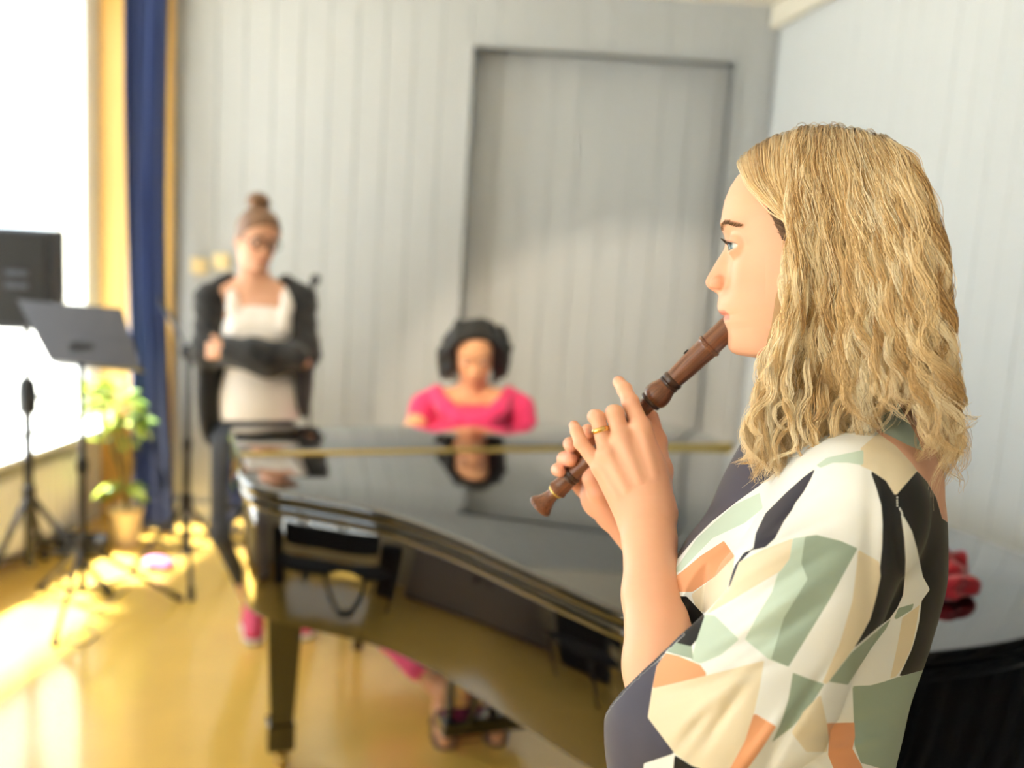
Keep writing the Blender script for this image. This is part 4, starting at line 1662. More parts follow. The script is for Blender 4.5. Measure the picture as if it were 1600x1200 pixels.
def famA(u, lay):
    ys = np.array([208, 250, 320, 420, 520, 610])
    xf = np.array([1246, 1237, 1236, 1233, 1219, 1192])
    xb = np.array([1398, 1424, 1450, 1470, 1477, 1484])
    top = np.interp(lerp(xf[0], xb[0], u), [1240, 1300, 1350, 1400], [207, 205, 212, 229])
    xs = xf + (xb - xf) * u
    ys = ys.astype(float)
    ys[0] = top
    ys[1] = max(ys[1], top + 24)
    if u < .66:
        v = u / .66
        xs[5] = lerp(1190, 1385, v)
        xe = lerp(1172, 1372, v)
        ye = np.interp(v, [0, .15, .5, .8, 1], [742, 735, 705, 690, 655]) + R_.normal(0, 14)
    elif u < .80:
        xe = lerp(1376, 1440, (u - .66) / .14)
        ye = 628 + R_.normal(0, 12)
    else:
        v = (u - .8) / .2
        xs[5] = lerp(1442, 1486, v)
        xe = lerp(1440, 1498, v)
        ye = np.interp(v, [0, .5, 1], [672, 715, 705]) + R_.normal(0, 24)
    pts = [(x, y) for x, y in zip(xs, ys)] + [(xe, ye)]
    out = [(xs[0] + R_.normal(0, 4), top + 5, SAG(xs[0]) + .030)]
    for i, (x, y) in enumerate(pts):
        d = near_depth(x, y) + (1 - lay) * .026 * min(1, i / 3)
        if i == 0:
            d = SAG(x) - .004
        out.append((x + R_.normal(0, 3), y + (1 - lay) * 4 * (i == 0), d))
    return out


for i in range(170):
    u = (i + R_.uniform(-.4, .4)) / 169
    u = min(1, max(0, u))
    lay = R_.uniform(0, 1) ** .6
    clumps.append((famA(u, lay), 74, 5.2, 1.15, 'A'))
for i in range(40):                                          # swoop over the brow and temple
    u = (i + .5) / 40
    a = np.array([(1155, 262), (1170, 288), (1203, 322), (1234, 348), (1242, 395), (1234, 470), (1210, 560), (1180, 645), (1178, 728)], float)
    b = np.array([(1248, 207), (1240, 248), (1243, 300), (1252, 350), (1258, 415), (1252, 495), (1232, 575), (1205, 650), (1206, 735)], float)
    p = lerp(a, b, u)
    p[0, 1] = np.interp(p[0, 0], [1150, 1165, 1180, 1210, 1248], [262, 246, 234, 218, 206]) + R_.uniform(0, 2)
    lift = np.array([-.03, -.007, -.008, -.012, -.018, -.022, -.022, -.022, -.022])
    d = [head_depth(p[k, 0] + 4, p[k, 1] + 4) for k in range(9)]
    d = [min(d[k], near_depth(p[k, 0], p[k, 1]) + .02) if k > 2 else d[k] for k in range(9)]
    pts = [(p[0, 0] + 6, p[0, 1] + 8, SAG(p[0, 0]) + .025)]
    for k in range(9):
        dk = SAG(p[0, 0]) - .004 if k == 0 else d[k] + lift[k] * R_.uniform(.7, 1.5)
        pts.append((p[k, 0] + R_.normal(0, 1.0), p[k, 1] + (R_.normal(0, 6) if k > 5 else 0), dk))
    clumps.append((pts, 95, 3.6, .7, 'B'))
for i in range(90):                                          # the back of the head, round to the far side
    w = (i + .5) / 90
    dd = lerp(.985, 1.17, w)
    bulge = math.sin(math.pi * w)
    a = [(1372, 218), (1415, 255), (1440, 310), (1462, 390), (1471, 470), (1474, 550), (1480, 625)]
    dz = [lerp(1.06, 1.11, w), lerp(1.02, 1.14, w)] + [dd] * 5
    e = (1484 + R_.normal(0, 12), 690 + R_.normal(0, 34), dd)
    pts = [(x - (1 - bulge) * 16 + R_.normal(0, 2.5), y, z) for (x, y), z in zip(a, dz)] + [e]
    clumps.append((pts, 55, 6.0, 1.0, 'C'))
for i in range(44):                                          # far side
    u = (i + .5) / 44
    q = famA(u * .95, .8)
    clumps.append(([(x, y, 1.165 + .02 * min(1, k / 2) - .07 * (k == 0) - .03 * (k == 1) - .00019 * (x - 1300)) for k, (x, y, d) in enumerate(q)], 32, 7.0, 1.0, 'D'))

for i in range(34):                                          # loose curls at the tips, behind and in front
    if i < 20:
        x0, y0 = 1474 + R_.normal(0, 9), R_.uniform(520, 640)
        pts = [(x0 - 6, y0 - 60, 1.02), (x0, y0, 1.02), (x0 + 12 + R_.normal(0, 5), y0 + 38, 1.02), (x0 + R_.normal(6, 10), y0 + 85 + R_.normal(0, 20), 1.02)]
        pts = [(p[0], p[1], R_.uniform(.98, 1.10)) if k == 0 else (p[0], p[1], None) for k, p in enumerate(pts)]
        d0 = pts[0][2]
        pts = [(p[0], p[1], d0) for p in pts]
    else:
        x0, y0 = R_.uniform(1190, 1355), R_.uniform(600, 660)
        pts = [(x0 + 6, y0 - 50, .966), (x0, y0, .963), (x0 - 6 + R_.normal(0, 8), y0 + 40, .962), (x0 + R_.normal(-4, 12), y0 + 80 + R_.normal(0, 12), .966)]
    clumps.append((pts, 15, 5.0, 1.0, 'F'))
NP = 46
all_p, guide_paths, lock_c = [], [], []
for (cp, ns, rad, wv, kind) in clumps:
    c = np.array([P(*q) for q in cp])
    path = np.array(catmull(c, 14))
    L_ = np.concatenate([[0], np.cumsum(np.linalg.norm(np.diff(path, axis=0), axis=1))])
    tt = np.linspace(0, L_[-1], NP)
    path = np.stack([np.interp(tt, L_, path[:, k]) for k in range(3)], 1)
    s = np.linspace(0, 1, NP)
    px = .00066
    lam = R_.normal(.074, .008)
    ph0 = cp[min(4, len(cp) - 1)][0] / 26.0 + R_.normal(0, .55)
    T = nrm_rows = np.gradient(path, axis=0)
    T = T / np.linalg.norm(T, axis=1)[:, None]
    N1 = np.cross(T, vF)
    N1 = N1 / np.maximum(np.linalg.norm(N1, axis=1), 1e-6)[:, None]
    N2 = np.cross(T, N1)
    start = .30 if kind != 'B' else .45
    amp = px * wv * (.6 + 8.0 * np.clip((s - start * .5) / .4, 0, 1) + 7.0 * np.clip((s - .6) / .3, 0, 1)) * R_.uniform(.6, 1.35)
    phs = 2 * math.pi * tt / lam + ph0
    wave = amp[:, None] * (np.sin(phs)[:, None] * N1 + .28 * np.cos(phs + .6)[:, None] * N2)
    if kind == 'F':
        wave = px * (2 + 8 * s)[:, None] * (np.sin(1.5 * phs)[:, None] * N1 + .8 * np.cos(1.5 * phs)[:, None] * N2) + px * (1 + 6 * s)[:, None] * np.cos(1.5 * phs)[:, None] * T
        amp = amp * 0
    elif R_.random() < .8:                                     # curled end
        cr_ = np.clip((s - .86) / .14, 0, 1) * px * R_.uniform(10, 26)
        pc = 2 * math.pi * np.clip((s - .80) / .2, 0, 1) * R_.uniform(.9, 1.5) * R_.choice([-1, 1])
        wave = wave + cr_[:, None] * (np.sin(pc)[:, None] * N1 + np.cos(pc)[:, None] * T * .8 + .5 * np.sin(pc + 1)[:, None] * N2)
    center = path + wave
    if kind != 'F':
        guide_paths.append((path, kind))
    # strands of the lock
    ang = R_.uniform(0, 6.28, ns)
    rr = np.sqrt(R_.uniform(0, 1, ns)) * rad * px
    stray = R_.random(ns) < .10
    rr[stray] *= 2.6
    prof = .8 + .45 * np.sin(np.pi * np.clip(s * 1.3, 0, 1)) - .35 * s
    off = rr[:, None, None] * prof[None, :, None] * (np.cos(ang)[:, None, None] * N1[None] + np.sin(ang)[:, None, None] * N2[None] * .8)
    phj = R_.normal(0, .35, ns) + stray * R_.normal(0, 1.2, ns)
    aj = R_.uniform(.6, 1.3, ns)
    w2 = (amp[None, :, None] * aj[:, None, None]) * (np.sin(phs[None] + phj[:, None])[:, :, None] * N1[None] + .28 * np.cos(phs[None] + .6 + phj[:, None])[:, :, None] * N2[None])
    f1, f2 = R_.uniform(3, 9, (ns, 1, 3)), R_.uniform(0, 6.28, (ns, 1, 3))
    fr = np.sin(f1 * s[None, :, None] * 2 * math.pi + f2) * px * (.25 + 1.5 * s[None, :, None]) * R_.uniform(.3, 1.2, (ns, 1, 1))
    st = path[None] + (wave - amp[:, None] * (np.sin(phs)[:, None] * N1 + .28 * np.cos(phs + .6)[:, None] * N2))[None] + w2 + off + fr
    # lengths differ: compress the parameter
    ln = R_.uniform(.84, 1.0, ns)
    k0 = (ln[:, None] * (NP - 1)) * s[None]
    i0 = np.clip(np.floor(k0).astype(int), 0, NP - 2)
    f = (k0 - i0)[:, :, None]
    ar = np.arange(ns)[:, None]
    st = st[ar, i0] * (1 - f) + st[ar, i0 + 1] * f
    all_p.append(st)
    lock_c.append(np.full(ns, R_.random()) * .75 + R_.random(ns) * .25)
all_p = np.concatenate(all_p)

# solid core of the hair under the strands
lo_, hi_ = bounds([P(x_, y_, d_) for x_ in (1150, 1515) for y_ in (195, 770) for d_ in (.95, 1.23)], 0.0)
FHR = Field(lo_, hi_, .0032)
for (path, kind) in guide_paths[::2]:
    if kind == 'D' and R_.random() < .3:
        continue
    for j in range(0, NP - 10, 4):
        r0 = .011 * (1 - .35 * (j / NP)) * (.45 if (kind == 'B') else 1.0) * (.35 if j < 8 else 1.0)
        if j < 10 or kind == 'B':
            continue
        pxm = 800 + FPX * float((path[j] - vC) @ vR) / float((path[j] - vC) @ vF)
        if pxm < np.interp(j, [0, 20, 36], [1258, 1252, 1205]):
            continue
        deeper = vF * ((.024 if j < 18 else .016) if kind in 'AB' else 0.0) - vU * (.006 if j < 14 else 0.0)
        a_, b_ = path[j] + deeper, path[min(j + 4, NP - 1)] + deeper
        FHR.cone(a_, b_, r0, r0 * .97, k=.006)
FHR.ell(P(1325, 355, 1.078), (.088, .078, .086), hB, k=.01)
hrv, hrq = FHR.mesh()
del FHR
core_c = np.tile(np.array(srgb(156, 120, 78)[:3]), (len(hrv), 1))
pxh = 800 + FPX * ((hrv - vC) @ vR) / ((hrv - vC) @ vF)
pyh = 600 - FPX * ((hrv - vC) @ vU) / ((hrv - vC) @ vF)
hair_core = fast_mesh('hair', hrv, hrq, vcol_mat('hair_core', .6, .2, bump=.5, bscale=260), player, core_c)
RAMP = [(0.0, srgb(140, 104, 66)), (.22, srgb(210, 172, 118)), (.55, srgb(244, 216, 168)), (1.0, srgb(255, 244, 220))]
M_HAIR = hair_material('blond_hair', RAMP, root=srgb(104, 76, 50), lock=True)
rad_ = np.interp(np.linspace(0, 1, NP), [0, .1, .8, 1], [.00024, .00027, .00024, .00009])
curves_obj('hair_strands', all_p, rad_, M_HAIR, hair_core, np.concatenate(lock_c))
# dark short hair at the temple, under the swoop
tp = []
for i in range(900):
    u, w = R_.random(), R_.random()
    x0, y0 = lerp(1196, 1222, u) + 4 * w, lerp(316, 372, u) + R_.normal(0, 3)
    d0 = 1.030 - .022 * u
    q = np.array([P(x0, y0, d0), P(x0 + 12, y0 + 6 + 4 * w, d0 - .006), P(x0 + 26, y0 + 16 + 8 * w, d0 - .010), P(x0 + 40, y0 + 30 + 12 * w, d0 - .010)])
    tp.append(np.array(catmull(q, 4)))
tp = np.array(tp)
curves_obj('temple_hair', tp, np.full(tp.shape[1], .00022), hair_material('brown_root_hair', [(0, srgb(70, 48, 34)), (1, srgb(128, 96, 66))]), hair_core)

# ------------------------------------------------------------------ the standing woman with folded arms
M_SKIN2 = vcol_mat('skin_far', .5, .3, sss=.08)
SK2 = srgb(226, 172, 142)


def frame(fwd, up=(0, 0, 1)):
    f = nrm(fwd)
    l = nrm(np.cross(up, f))
    u = np.cross(f, l)
    return np.array([f, l, u])


def hair_cap(name, O, B, scale, grow, n, thr, material, parent, extra=None, h=.004):
    rad = .21 * scale
    F = Field(O - rad, O + rad, h)
    add_head(F, O, B, scale * grow, k=.0, eyes=False)
    F.cut(O + n * thr, n, .004)
    if extra:
        extra(F)
    v, q = F.mesh()
    return fast_mesh(name, v, q, material, parent)


def limb(F, pts, rs, k=.02):
    F.chain([np.asarray(p) for p in pts], rs, k)


SD = 3.83


def W(px, py, dd=0.0):
    return P(px, py, SD + dd)


foot0 = P(392, 1003, 3.86)
stander = thing('person', 'woman with glasses and hair bun standing with folded arms in black cardigan', 'person', (foot0[0] + .05, foot0[1] + .02, 0))
sO = W(399, 380, 0.0)
sB = frame(-vF * .80 + vR * .56 - vU * .36, vU + vR * .08)
FS1 = Field(*bounds([W(x_, y_, d_) for x_ in (330, 475) for y_ in (320, 560) for d_ in (-.16, .16)], 0), .0035)
FS1.chain([W(396, 400, .02), W(398, 455, .03)], (.050, .056), .01)
FS1.ell(W(405, 500, .02), (.140, .09, .11), (vR, vF, vU), k=.03)
FS1.chain([W(340, 462, .02), W(398, 448, .03), W(462, 466, .02)], (.045, .05, .045), .03)
sL = add_head(FS1, sO, sB, 1.0, k=.012)
for s_ in (-1, 1):
    FS1.ell(sL(-.005, s_ * .072, .0), (.012, .006, .028), sB, k=.004)
v1, q1 = FS1.mesh()
c1 = skin_colours(v1, sO, sB, 1.0, SK2, srgb(190, 96, 92), brow=srgb(80, 54, 40))
# hands: the fingers of one lie over the other sleeve
FS2 = Field(*bounds([W(x_, y_, d_) for x_ in (318, 480) for y_ in (520, 580) for d_ in (-.24, .02)], 0), .0035)
hp = W(344, 547, -.145)
FS2.chain([W(362, 549, -.150), hp], (.026, .024), .01)
for k in range(4):
    b0 = hp + vU * (.022 - .015 * k)
    FS2.chain([b0, b0 - vR * .030 + vF * .004, b0 - vR * .050 + vF * .022, b0 - vR * .056 + vF * .042], (.0095, .009, .0085, .0075), .004)
FS2.chain([hp + vU * .02, hp + vU * .040 - vR * .010, hp + vU * .050 - vR * .026], (.011, .010, .0085), .004)
hp2 = W(462, 560, -.13)
FS2.chain([W(446, 556, -.15), hp2], (.026, .024), .01)
for k in range(4):
    b0 = hp2 + vU * (.022 - .015 * k)
    FS2.chain([b0, b0 + vR * .030 + vF * .01, b0 + vR * .042 + vF * .034], (.0095, .009, .008), .004)
v2, q2 = FS2.mesh()
# legs under the trousers
lgs = [(W(368, 690), W(358, 830, 0), np.array([-.985, 3.86, .07])), (W(432, 690), W(432, 830, .02), np.array([-.80, 3.94, .07]))]
FS3 = Field(*bounds([W(x_, y_, d_) for x_ in (310, 500) for y_ in (500, 1015) for d_ in (-.2, .25)], .02), .009)
FS3.ell(W(405, 600, .03), (.10, .06, .15), (vR, vF, vU))
FS3.ell(W(405, 690), (.14, .10, .11), (vR, vF, vU), k=.03)
for a_, b_, c_ in lgs:
    FS3.chain([a_, b_, c_], (.07, .048, .034), .03)
v3, q3 = FS3.mesh()
bv, bq = join_meshes([(v1, q1), (v2, q2), (v3, q3)])
bc = np.concatenate([c1, np.tile(np.array(SK2[:3]), (len(v2) + len(v3), 1))])
fast_mesh('body', bv, bq, M_SKIN2, stander, bc)
add_eyes(stander, sL, sB, 1.0, (80, 62, 50), (1, 0, -.25))
# hair drawn back into a bun
M_BRUN = mat('light_brown_hair', srgb(122, 86, 56), .5, var=.35, scale=60, bump=.6, bscale=120, stretch=(1, 1, .3))


def bun(F):
    c = sO + sB[2] * .150 - sB[0] * .050
    F.ell(c, (.042, .044, .036), sB, k=.012)
    for k in range(7):
        a = k * 2 * math.pi / 7
        p0 = c + sB[0] * .026 * math.cos(a) + sB[1] * .028 * math.sin(a) + sB[2] * .01
        p1 = c + sB[0] * .032 * math.cos(a + .9) + sB[1] * .034 * math.sin(a + .9) - sB[2] * .008
        F.cone(p0, p1, .013, .012, k=.003)


nS = nrm(sB[0] * .75 - sB[2] * .66)
hair_cap('hair', sO, sB, 1.0, 1.055, nS, .012, M_BRUN, stander, bun)
# glasses
g = MB()
for s_ in (-1, 1):
    c = sL((1285 - 1132) * PXM + .004, s_ * .034, (420 - 388) * PXM)
    ringp = [c + sB[1] * .026 * math.cos(t) + sB[2] * .020 * math.sin(t) - sB[0] * .006 * abs(math.cos(t)) * (math.cos(t) * s_ > 0) for t in np.linspace(0, 2 * math.pi, 25)]
    g.tube(ringp, .0028, n=6, caps=False)
    e = c + sB[1] * s_ * .026 - sB[0] * .006
    g.tube([e, e - sB[0] * .04 + sB[1] * s_ * .014, e - sB[0] * .115 + sB[1] * s_ * .014 + sB[2] * .002, e - sB[0] * .135 + sB[1] * s_ * .012 - sB[2] * .02], .0024, n=6)
g.tube([sL((1285 - 1132) * PXM + .004, s_ * .008, (420 - 385) * PXM) for s_ in (-1, 0, 1)], .0024, n=6)
gl = g.build('glasses', mat('dark_glasses_frame', srgb(26, 22, 22), .3, var=.1, scale=80), stander, True)
for s_ in (-1, 1):
    c = sL((1285 - 1132) * PXM + .003, s_ * .034, (420 - 388) * PXM)
    vs = [c + sB[1] * .025 * math.cos(t) + sB[2] * .019 * math.sin(t) for t in np.linspace(0, 2 * math.pi, 25)[:-1]]
    mesh_obj('lens', vs, [tuple(range(24))], M_GLASS, gl)
# white top
M_TOP = mat('white_jersey', srgb(240, 232, 226), .8, var=.03, scale=12, bump=.1, bscale=500, sheen=.1)
F = Field(*bounds([W(x_, y_, d_) for x_ in (325, 490) for y_ in (430, 680) for d_ in (-.18, .2)], 0), .005)
F.ell(W(406, 528, 0.0), (.148, .112, .14), (vR, vF, vU))
F.ell(W(406, 630, .012), (.152, .105, .24), (vR, vF, vU), k=.05)
for s_ in (-1, 1):
    F.ell(W(406 + s_ * 24, 516, -.06), (.06, .045, .06), (vR, vF, vU), k=.05)
    F.chain([W(406 + s_ * 42, 446, .03), W(406 + s_ * 42, 480, -.06), W(406 + s_ * 34, 515, -.09)], (.024, .024, .03), .01)
F.cone(W(400, 440, -.12), W(400, 478, -.15), .062, .05, k=.01, sub=True)
F.cut(W(406, 657), -vU, .004)
v, q = F.mesh()
fast_mesh('top', v, q, M_TOP, stander)
# black cardigan
M_CARD = mat('black_knit', srgb(26, 26, 29), .85, var=.2, scale=40, bump=.4, bscale=350, sheen=.2)
F = Field(*bounds([W(x_, y_, d_) for x_ in (296, 508) for y_ in (425, 715) for d_ in (-.26, .24)], 0), .005)
F.ell(W(402, 560, .07), (.185, .075, .30), (vR, vF, vU))
F.ell(W(328, 590, .02), (.048, .10, .26), (vR, vF, vU), k=.03)
F.ell(W(474, 565, .02), (.036, .10, .22), (vR, vF, vU), k=.03)
F.chain([W(356, 440, .03), W(330, 468, .02), W(326, 548, -.05), W(400, 553, -.145), W(462, 556, -.150)], (.036, .060, .060, .056, .046), .03)
F.chain([W(446, 443, .03), W(470, 470, .02), W(475, 552, -.05), W(420, 566, -.135), W(362, 549, -.135)], (.034, .057, .058, .056, .044), .03)
F.cut(W(400, 703), -vU, .004)
sl, X, Y, Z = F.block()
F.v[sl] += .0025 * np.sin(X * 90 + Z * 25) * np.clip((1.1 - Z) / .3, 0, 1) + .0025 * np.sin(Z * 120 + X * 60) * np.clip((Z - 1.05) / .1, 0, 1)
v, q = F.mesh(relax=1)
fast_mesh('cardigan', v, q, M_CARD, stander)
# trousers and pink trainers
M_JEAN = mat('charcoal_denim', srgb(44, 48, 58), .8, var=.2, scale=60, bump=.2, bscale=400)
F = Field(*bounds([W(x_, y_, d_) for x_ in (310, 500) for y_ in (640, 1000) for d_ in (-.22, .28)], .02), .007)
F.ell(W(405, 690), (.158, .118, .10), (vR, vF, vU))
for a_, b_, c_ in lgs:
    F.chain([a_, b_, c_ + np.array([0, 0, .06])], (.092, .068, .052), .03)
F.cut(W(400, 652), vU, .004)
v, q = F.mesh()
fast_mesh('trousers', v, q, M_JEAN, stander)
M_PINK = mat('pink_trainer', srgb(232, 84, 120), .6, var=.2, scale=50, bump=.2, bscale=300)
for a_, b_, c_ in lgs:
    c = np.array([c_[0], c_[1], 0])
    d_ = nrm(np.array([.25, -1, 0]))
    F = Field(c + (-.12, -.26, 0), c + (.16, .12, .16), .005)
    F.chain([c - d_ * .03 + (0, 0, .06), c + d_ * .06 + (0, 0, .050), c + d_ * .17 + (0, 0, .034)], (.046, .044, .036), .02)
    F.chain([c - d_ * .02 + (0, 0, .06), c - d_ * .015 + (0, 0, .105)], (.044, .042), .01)
    F.cut(c + (0, 0, .012), (0, 0, -1))
    v, q = F.mesh()
    sh = fast_mesh('shoe', v, q, M_PINK, stander)
    F = Field(c + (-.12, -.27, -.01), c + (.16, .12, .05), .005)
    F.chain([c - d_ * .035 + (0, 0, .03), c + d_ * .06 + (0, 0, .03), c + d_ * .175 + (0, 0, .03)], (.052, .050, .042), .02)
    F.cut(c + (0, 0, .026), (0, 0, 1))
    F.cut(c + (0, 0, .001), (0, 0, -1))
    v, q = F.mesh()
    fast_mesh('sole', v, q, M_WHITE, sh)

# ------------------------------------------------------------------ the pianist in pink
PD = 3.70
SK3 = srgb(226, 168, 128)


def V(px, py, dd=0.0):
    return P(px, py, PD + dd)


pianist = thing('person', 'dark-haired woman in a pink top seated at the grand piano', 'person', (V(742, 640)[0], V(742, 640)[1] + .05, 0))
pO = V(741, 556, .02)
pB = frame(-vF * .86 + vR * .06 - vU * .50, vU)
F = Field(*bounds([V(x_, y_, d_) for x_ in (640, 845) for y_ in (485, 720) for d_ in (-.2, .2)], 0), .0036)
F.chain([V(741, 585, .05), V(738, 622, .07)], (.050, .056), .01)
F.ell(V(738, 672, .08), (.130, .075, .115), (vR, vF, vU), k=.03)
F.chain([V(664, 632, .06), V(738, 620, .08), V(812, 634, .06)], (.048, .05, .048), .03)
pL = add_head(F, pO, pB, 1.02, k=.012)
v1, q1 = F.mesh()
c1 = skin_colours(v1, pO, pB, 1.02, SK3, srgb(170, 82, 78), brow=srgb(34, 26, 24))
kz = .78
kc = [np.array([*pp(.785 + s_ * .17, -.06), kz]) for s_ in (-1, 1)]
sh_ = [V(812, 640, .06), V(664, 640, .06)]
sh_ = sorted(sh_, key=lambda p: p[0])
kc = sorted(kc, key=lambda p: p[0])
hipP = np.array([*pp(.80, -.58), .60])
F = Field(hipP - (.5, .9, .62), hipP + (.55, .35, .66), .008)
for s0, k0, sg in ((sh_[0], kc[0], -1), (sh_[1], kc[1], 1)):
    el = (s0 + k0) / 2 + np.array([sg * .10, .02, -.10])
    F.chain([s0, el, k0 + np.array([0, .06, .02])], (.043, .036, .024), .02)
    F.chain([k0 + np.array([0, .06, .02]), k0 + np.array([0, -.01, .01])], (.024, .030), .02)
F.ell(V(738, 705, .09), (.11, .065, .14), (vR, vF, vU), k=.02)
F.cone(V(738, 740, .08), hipP + np.array([0, 0, .02]), .10, .12, k=.03)
footR = np.array([*P(692, 1118, 3.36)[:2], .05])
footL = np.array([*P(770, 1105, 3.40)[:2], .05])
kneeR = P(622, 985, 3.52)
kneeL = kneeR + np.array([.24, .06, 0])
for kn, ft, sg in ((kneeR, footR, -1), (kneeL, footL, 1)):
    F.chain([hipP + np.array([sg * .09, 0, -.04]), kn, ft + np.array([0, .04, .04])], (.078, .055, .034), .02)
v2, q2 = F.mesh()
parts = [(v1, q1), (v2, q2)]
for k0 in kc:                                                # hands on the keys
    F = Field(k0 - (.1, .12, .06), k0 + (.1, .12, .08), .004)
    F.ell(k0 + (0, .0, .012), (.038, .045, .016), None)
    for j in range(5):
        b0 = k0 + np.array([(j - 2) * .018, -.03, .012])
        F.chain([b0, b0 + (0, -.03, .006), b0 + (0, -.052, -.014)], (.0095, .009, .0075), .004)
    parts.append(F.mesh())
for ft in (footR, footL):                                    # feet
    d_ = nrm(np.array([.15, -1, 0]))
    F = Field(ft - (.1, .2, .05), ft + (.12, .12, .14), .004)
    F.chain([ft + (0, .03, .06), ft + (0, .02, .0), ft + d_ * .09 + (0, 0, -.012), ft + d_ * .135 + (0, 0, -.022)], (.036, .036, .032, .024), .015)
    F.cut(ft + (0, 0, -.040), (0, 0, -1))
    parts.append(F.mesh())
bv, bq = join_meshes(parts)
bc = np.concatenate([c1, np.tile(np.array(SK3[:3]), (len(bv) - len(v1), 1))])
fast_mesh('body', bv, bq, M_SKIN2, pianist, bc)
add_eyes(pianist, pL, pB, 1.02, (60, 44, 36), (1, 0, -.3))
# black wavy bob
M_DARK = mat('black_hair', srgb(13, 12, 12), .6, var=.3, scale=50, bump=.6, bscale=130)


def bob(F):
    r = random.Random(4)
    for k in range(46):
        a = -2.25 + 4.5 * k / 45
        az = math.pi - a                                      # round the back of the head, from temple to temple
        cx, cy = math.cos(az), math.sin(az)
        top = pO + pB[0] * (-.01 + .075 * cx) + pB[1] * .07 * cy + pB[2] * .085
        m1 = pO + pB[0] * (-.015 + .100 * cx) + pB[1] * .095 * cy + pB[2] * .03
        m2 = pO + pB[0] * (-.02 + .095 * cx + r.uniform(-.01, .01)) + pB[1] * (.105 + r.uniform(-.010, .018)) * cy - pB[2] * .03
        end = pO + pB[0] * (-.02 + .085 * cx + r.uniform(-.015, .015)) + pB[1] * (.10 + r.uniform(-.022, .030)) * cy - pB[2] * (.075 + r.uniform(-.02, .02))
        F.chain([top, m1, m2, end], (.022, .022, .018, .008), .004)
    for k in range(26):                                      # loose wavy locks standing off the outline
        a = -2.3 + 4.6 * k / 25
        az = math.pi - a
        cx, cy = math.cos(az), math.sin(az)
        h0 = r.uniform(-.05, .06)
        p0 = pO + pB[0] * (-.02 + .095 * cx) + pB[1] * .098 * cy + pB[2] * (h0 + .04)
        p1 = pO + pB[0] * (-.02 + .118 * cx) + pB[1] * (.120 + r.uniform(-.006, .012)) * cy + pB[2] * h0
        p2 = pO + pB[0] * (-.02 + .100 * cx) + pB[1] * (.116 + r.uniform(-.012, .016)) * cy + pB[2] * (h0 - .045)
        F.chain([p0, p1, p2], (.014, .013, .006), .004)
    for sg in (-1, 1):                                       # side parting, hair drawn off the forehead
        for k in range(8):
            t = k / 7
            p0 = pO + pB[0] * (.075 - .09 * t) + pB[1] * (.020 + sg * .012) + pB[2] * (.132 + .012 * math.sin(math.pi * t))
            p1 = pO + pB[0] * (.085 - .09 * t) + pB[1] * sg * .060 + pB[2] * (.112 + .01 * t)
            p2 = pO + pB[0] * (.058 - .07 * t) + pB[1] * sg * .092 + pB[2] * (.05 - .01 * t)
            F.chain([p0, p1, p2], (.014, .015, .016), .006)


hair_cap('hair', pO, pB, 1.02, 1.07, nrm(pB[0] * .75 - pB[2] * .66), -.010, M_DARK, pianist, bob)
M_FUCH = mat('fuchsia_jersey', srgb(226, 48, 108), .75, var=.1, scale=20, bump=.1, bscale=400, sheen=.2)
F = Field(*bounds([V(x_, y_, d_) for x_ in (630, 850) for y_ in (585, 900) for d_ in (-.22, .26)], 0), .005)
F.ell(V(738, 710, .05), (.165, .125, .20), (vR, vF, vU))
F.chain([V(683, 612, .07), V(664, 636, .06), V(654, 660, .05)], (.028, .050, .048), .03)
F.chain([V(795, 614, .07), V(812, 638, .06), V(820, 662, .05)], (.028, .050, .048), .03)
F.ell(V(738, 600, -.03), (.112, .15, .080), (vR, vF, vU), k=.012, sub=True)
F.chain([V(682, 616, .04), V(698, 640, -.035), V(718, 655, -.065), V(738, 660, -.072), V(760, 655, -.065), V(780, 641, -.035), V(796, 617, .04)], (.028, .034, .034, .034, .034, .034, .028), .012)
F.cone(V(738, 745, .08), hipP + np.array([0, 0, .08]), .125, .13, k=.04)
v, q = F.mesh()
fast_mesh('top', v, q, M_FUCH, pianist)
F = Field(hipP - (.5, .9, .62), hipP + (.55, .35, .2), .008)
F.ell(hipP + np.array([0, 0, -.02]), (.19, .15, .11))
for kn, ft, sg in ((kneeR, footR, -1), (kneeL, footL, 1)):
    low = kn * .52 + (ft + np.array([0, .04, .04])) * .48
    F.chain([hipP + np.array([sg * .09, 0, -.03]), kn, low], (.095, .080, .066), .03)
    F.cut(low, nrm(low - kn), 0, low - .14, low + .14) if False else None
v, q = F.mesh()
fast_mesh('trousers', v, q, mat('pink_cotton', srgb(244, 96, 150), .8, var=.08, scale=20, bump=.15, bscale=300), pianist)
M_SAND = mat('taupe_sandal_leather', srgb(128, 104, 88), .5, var=.2, scale=60)
for ft in (footR, footL):
    d_ = nrm(np.array([.15, -1, 0]))
    sd_ = np.cross(d_, (0, 0, 1))
    sdl = None
    out = []
    for (t, w) in ((-.055, .024), (-.02, .034), (.04, .036), (.09, .042), (.13, .036), (.155, .016)):
        out.append((t, w))
    poly = [ft + d_ * t + sd_ * w for (t, w) in out] + [ft + d_ * t - sd_ * w for (t, w) in out[::-1]]
    sole = MB().prism([(p[0], p[1]) for p in poly], .0, .012).build('sandal', M_SAND, pianist)
    for (t, hgt) in ((.10, .034), (.065, .044), (.0, .075)):
        arc = [ft + d_ * t + sd_ * .040 * math.cos(a) + np.array([0, 0, -.042 + (hgt) * math.sin(a)]) for a in np.linspace(0, math.pi, 13)]
        MB().tube(arc, .0055, n=6).build('strap', M_SAND, sole, True)

# ------------------------------------------------------------------ stands, loudspeaker, plant and small things
def onz(px, py, z=0.0):
    r = vF + vR * (px - 800) / FPX - vU * (py - 600) / FPX
    return vC + r * ((z - HC) / r[2])


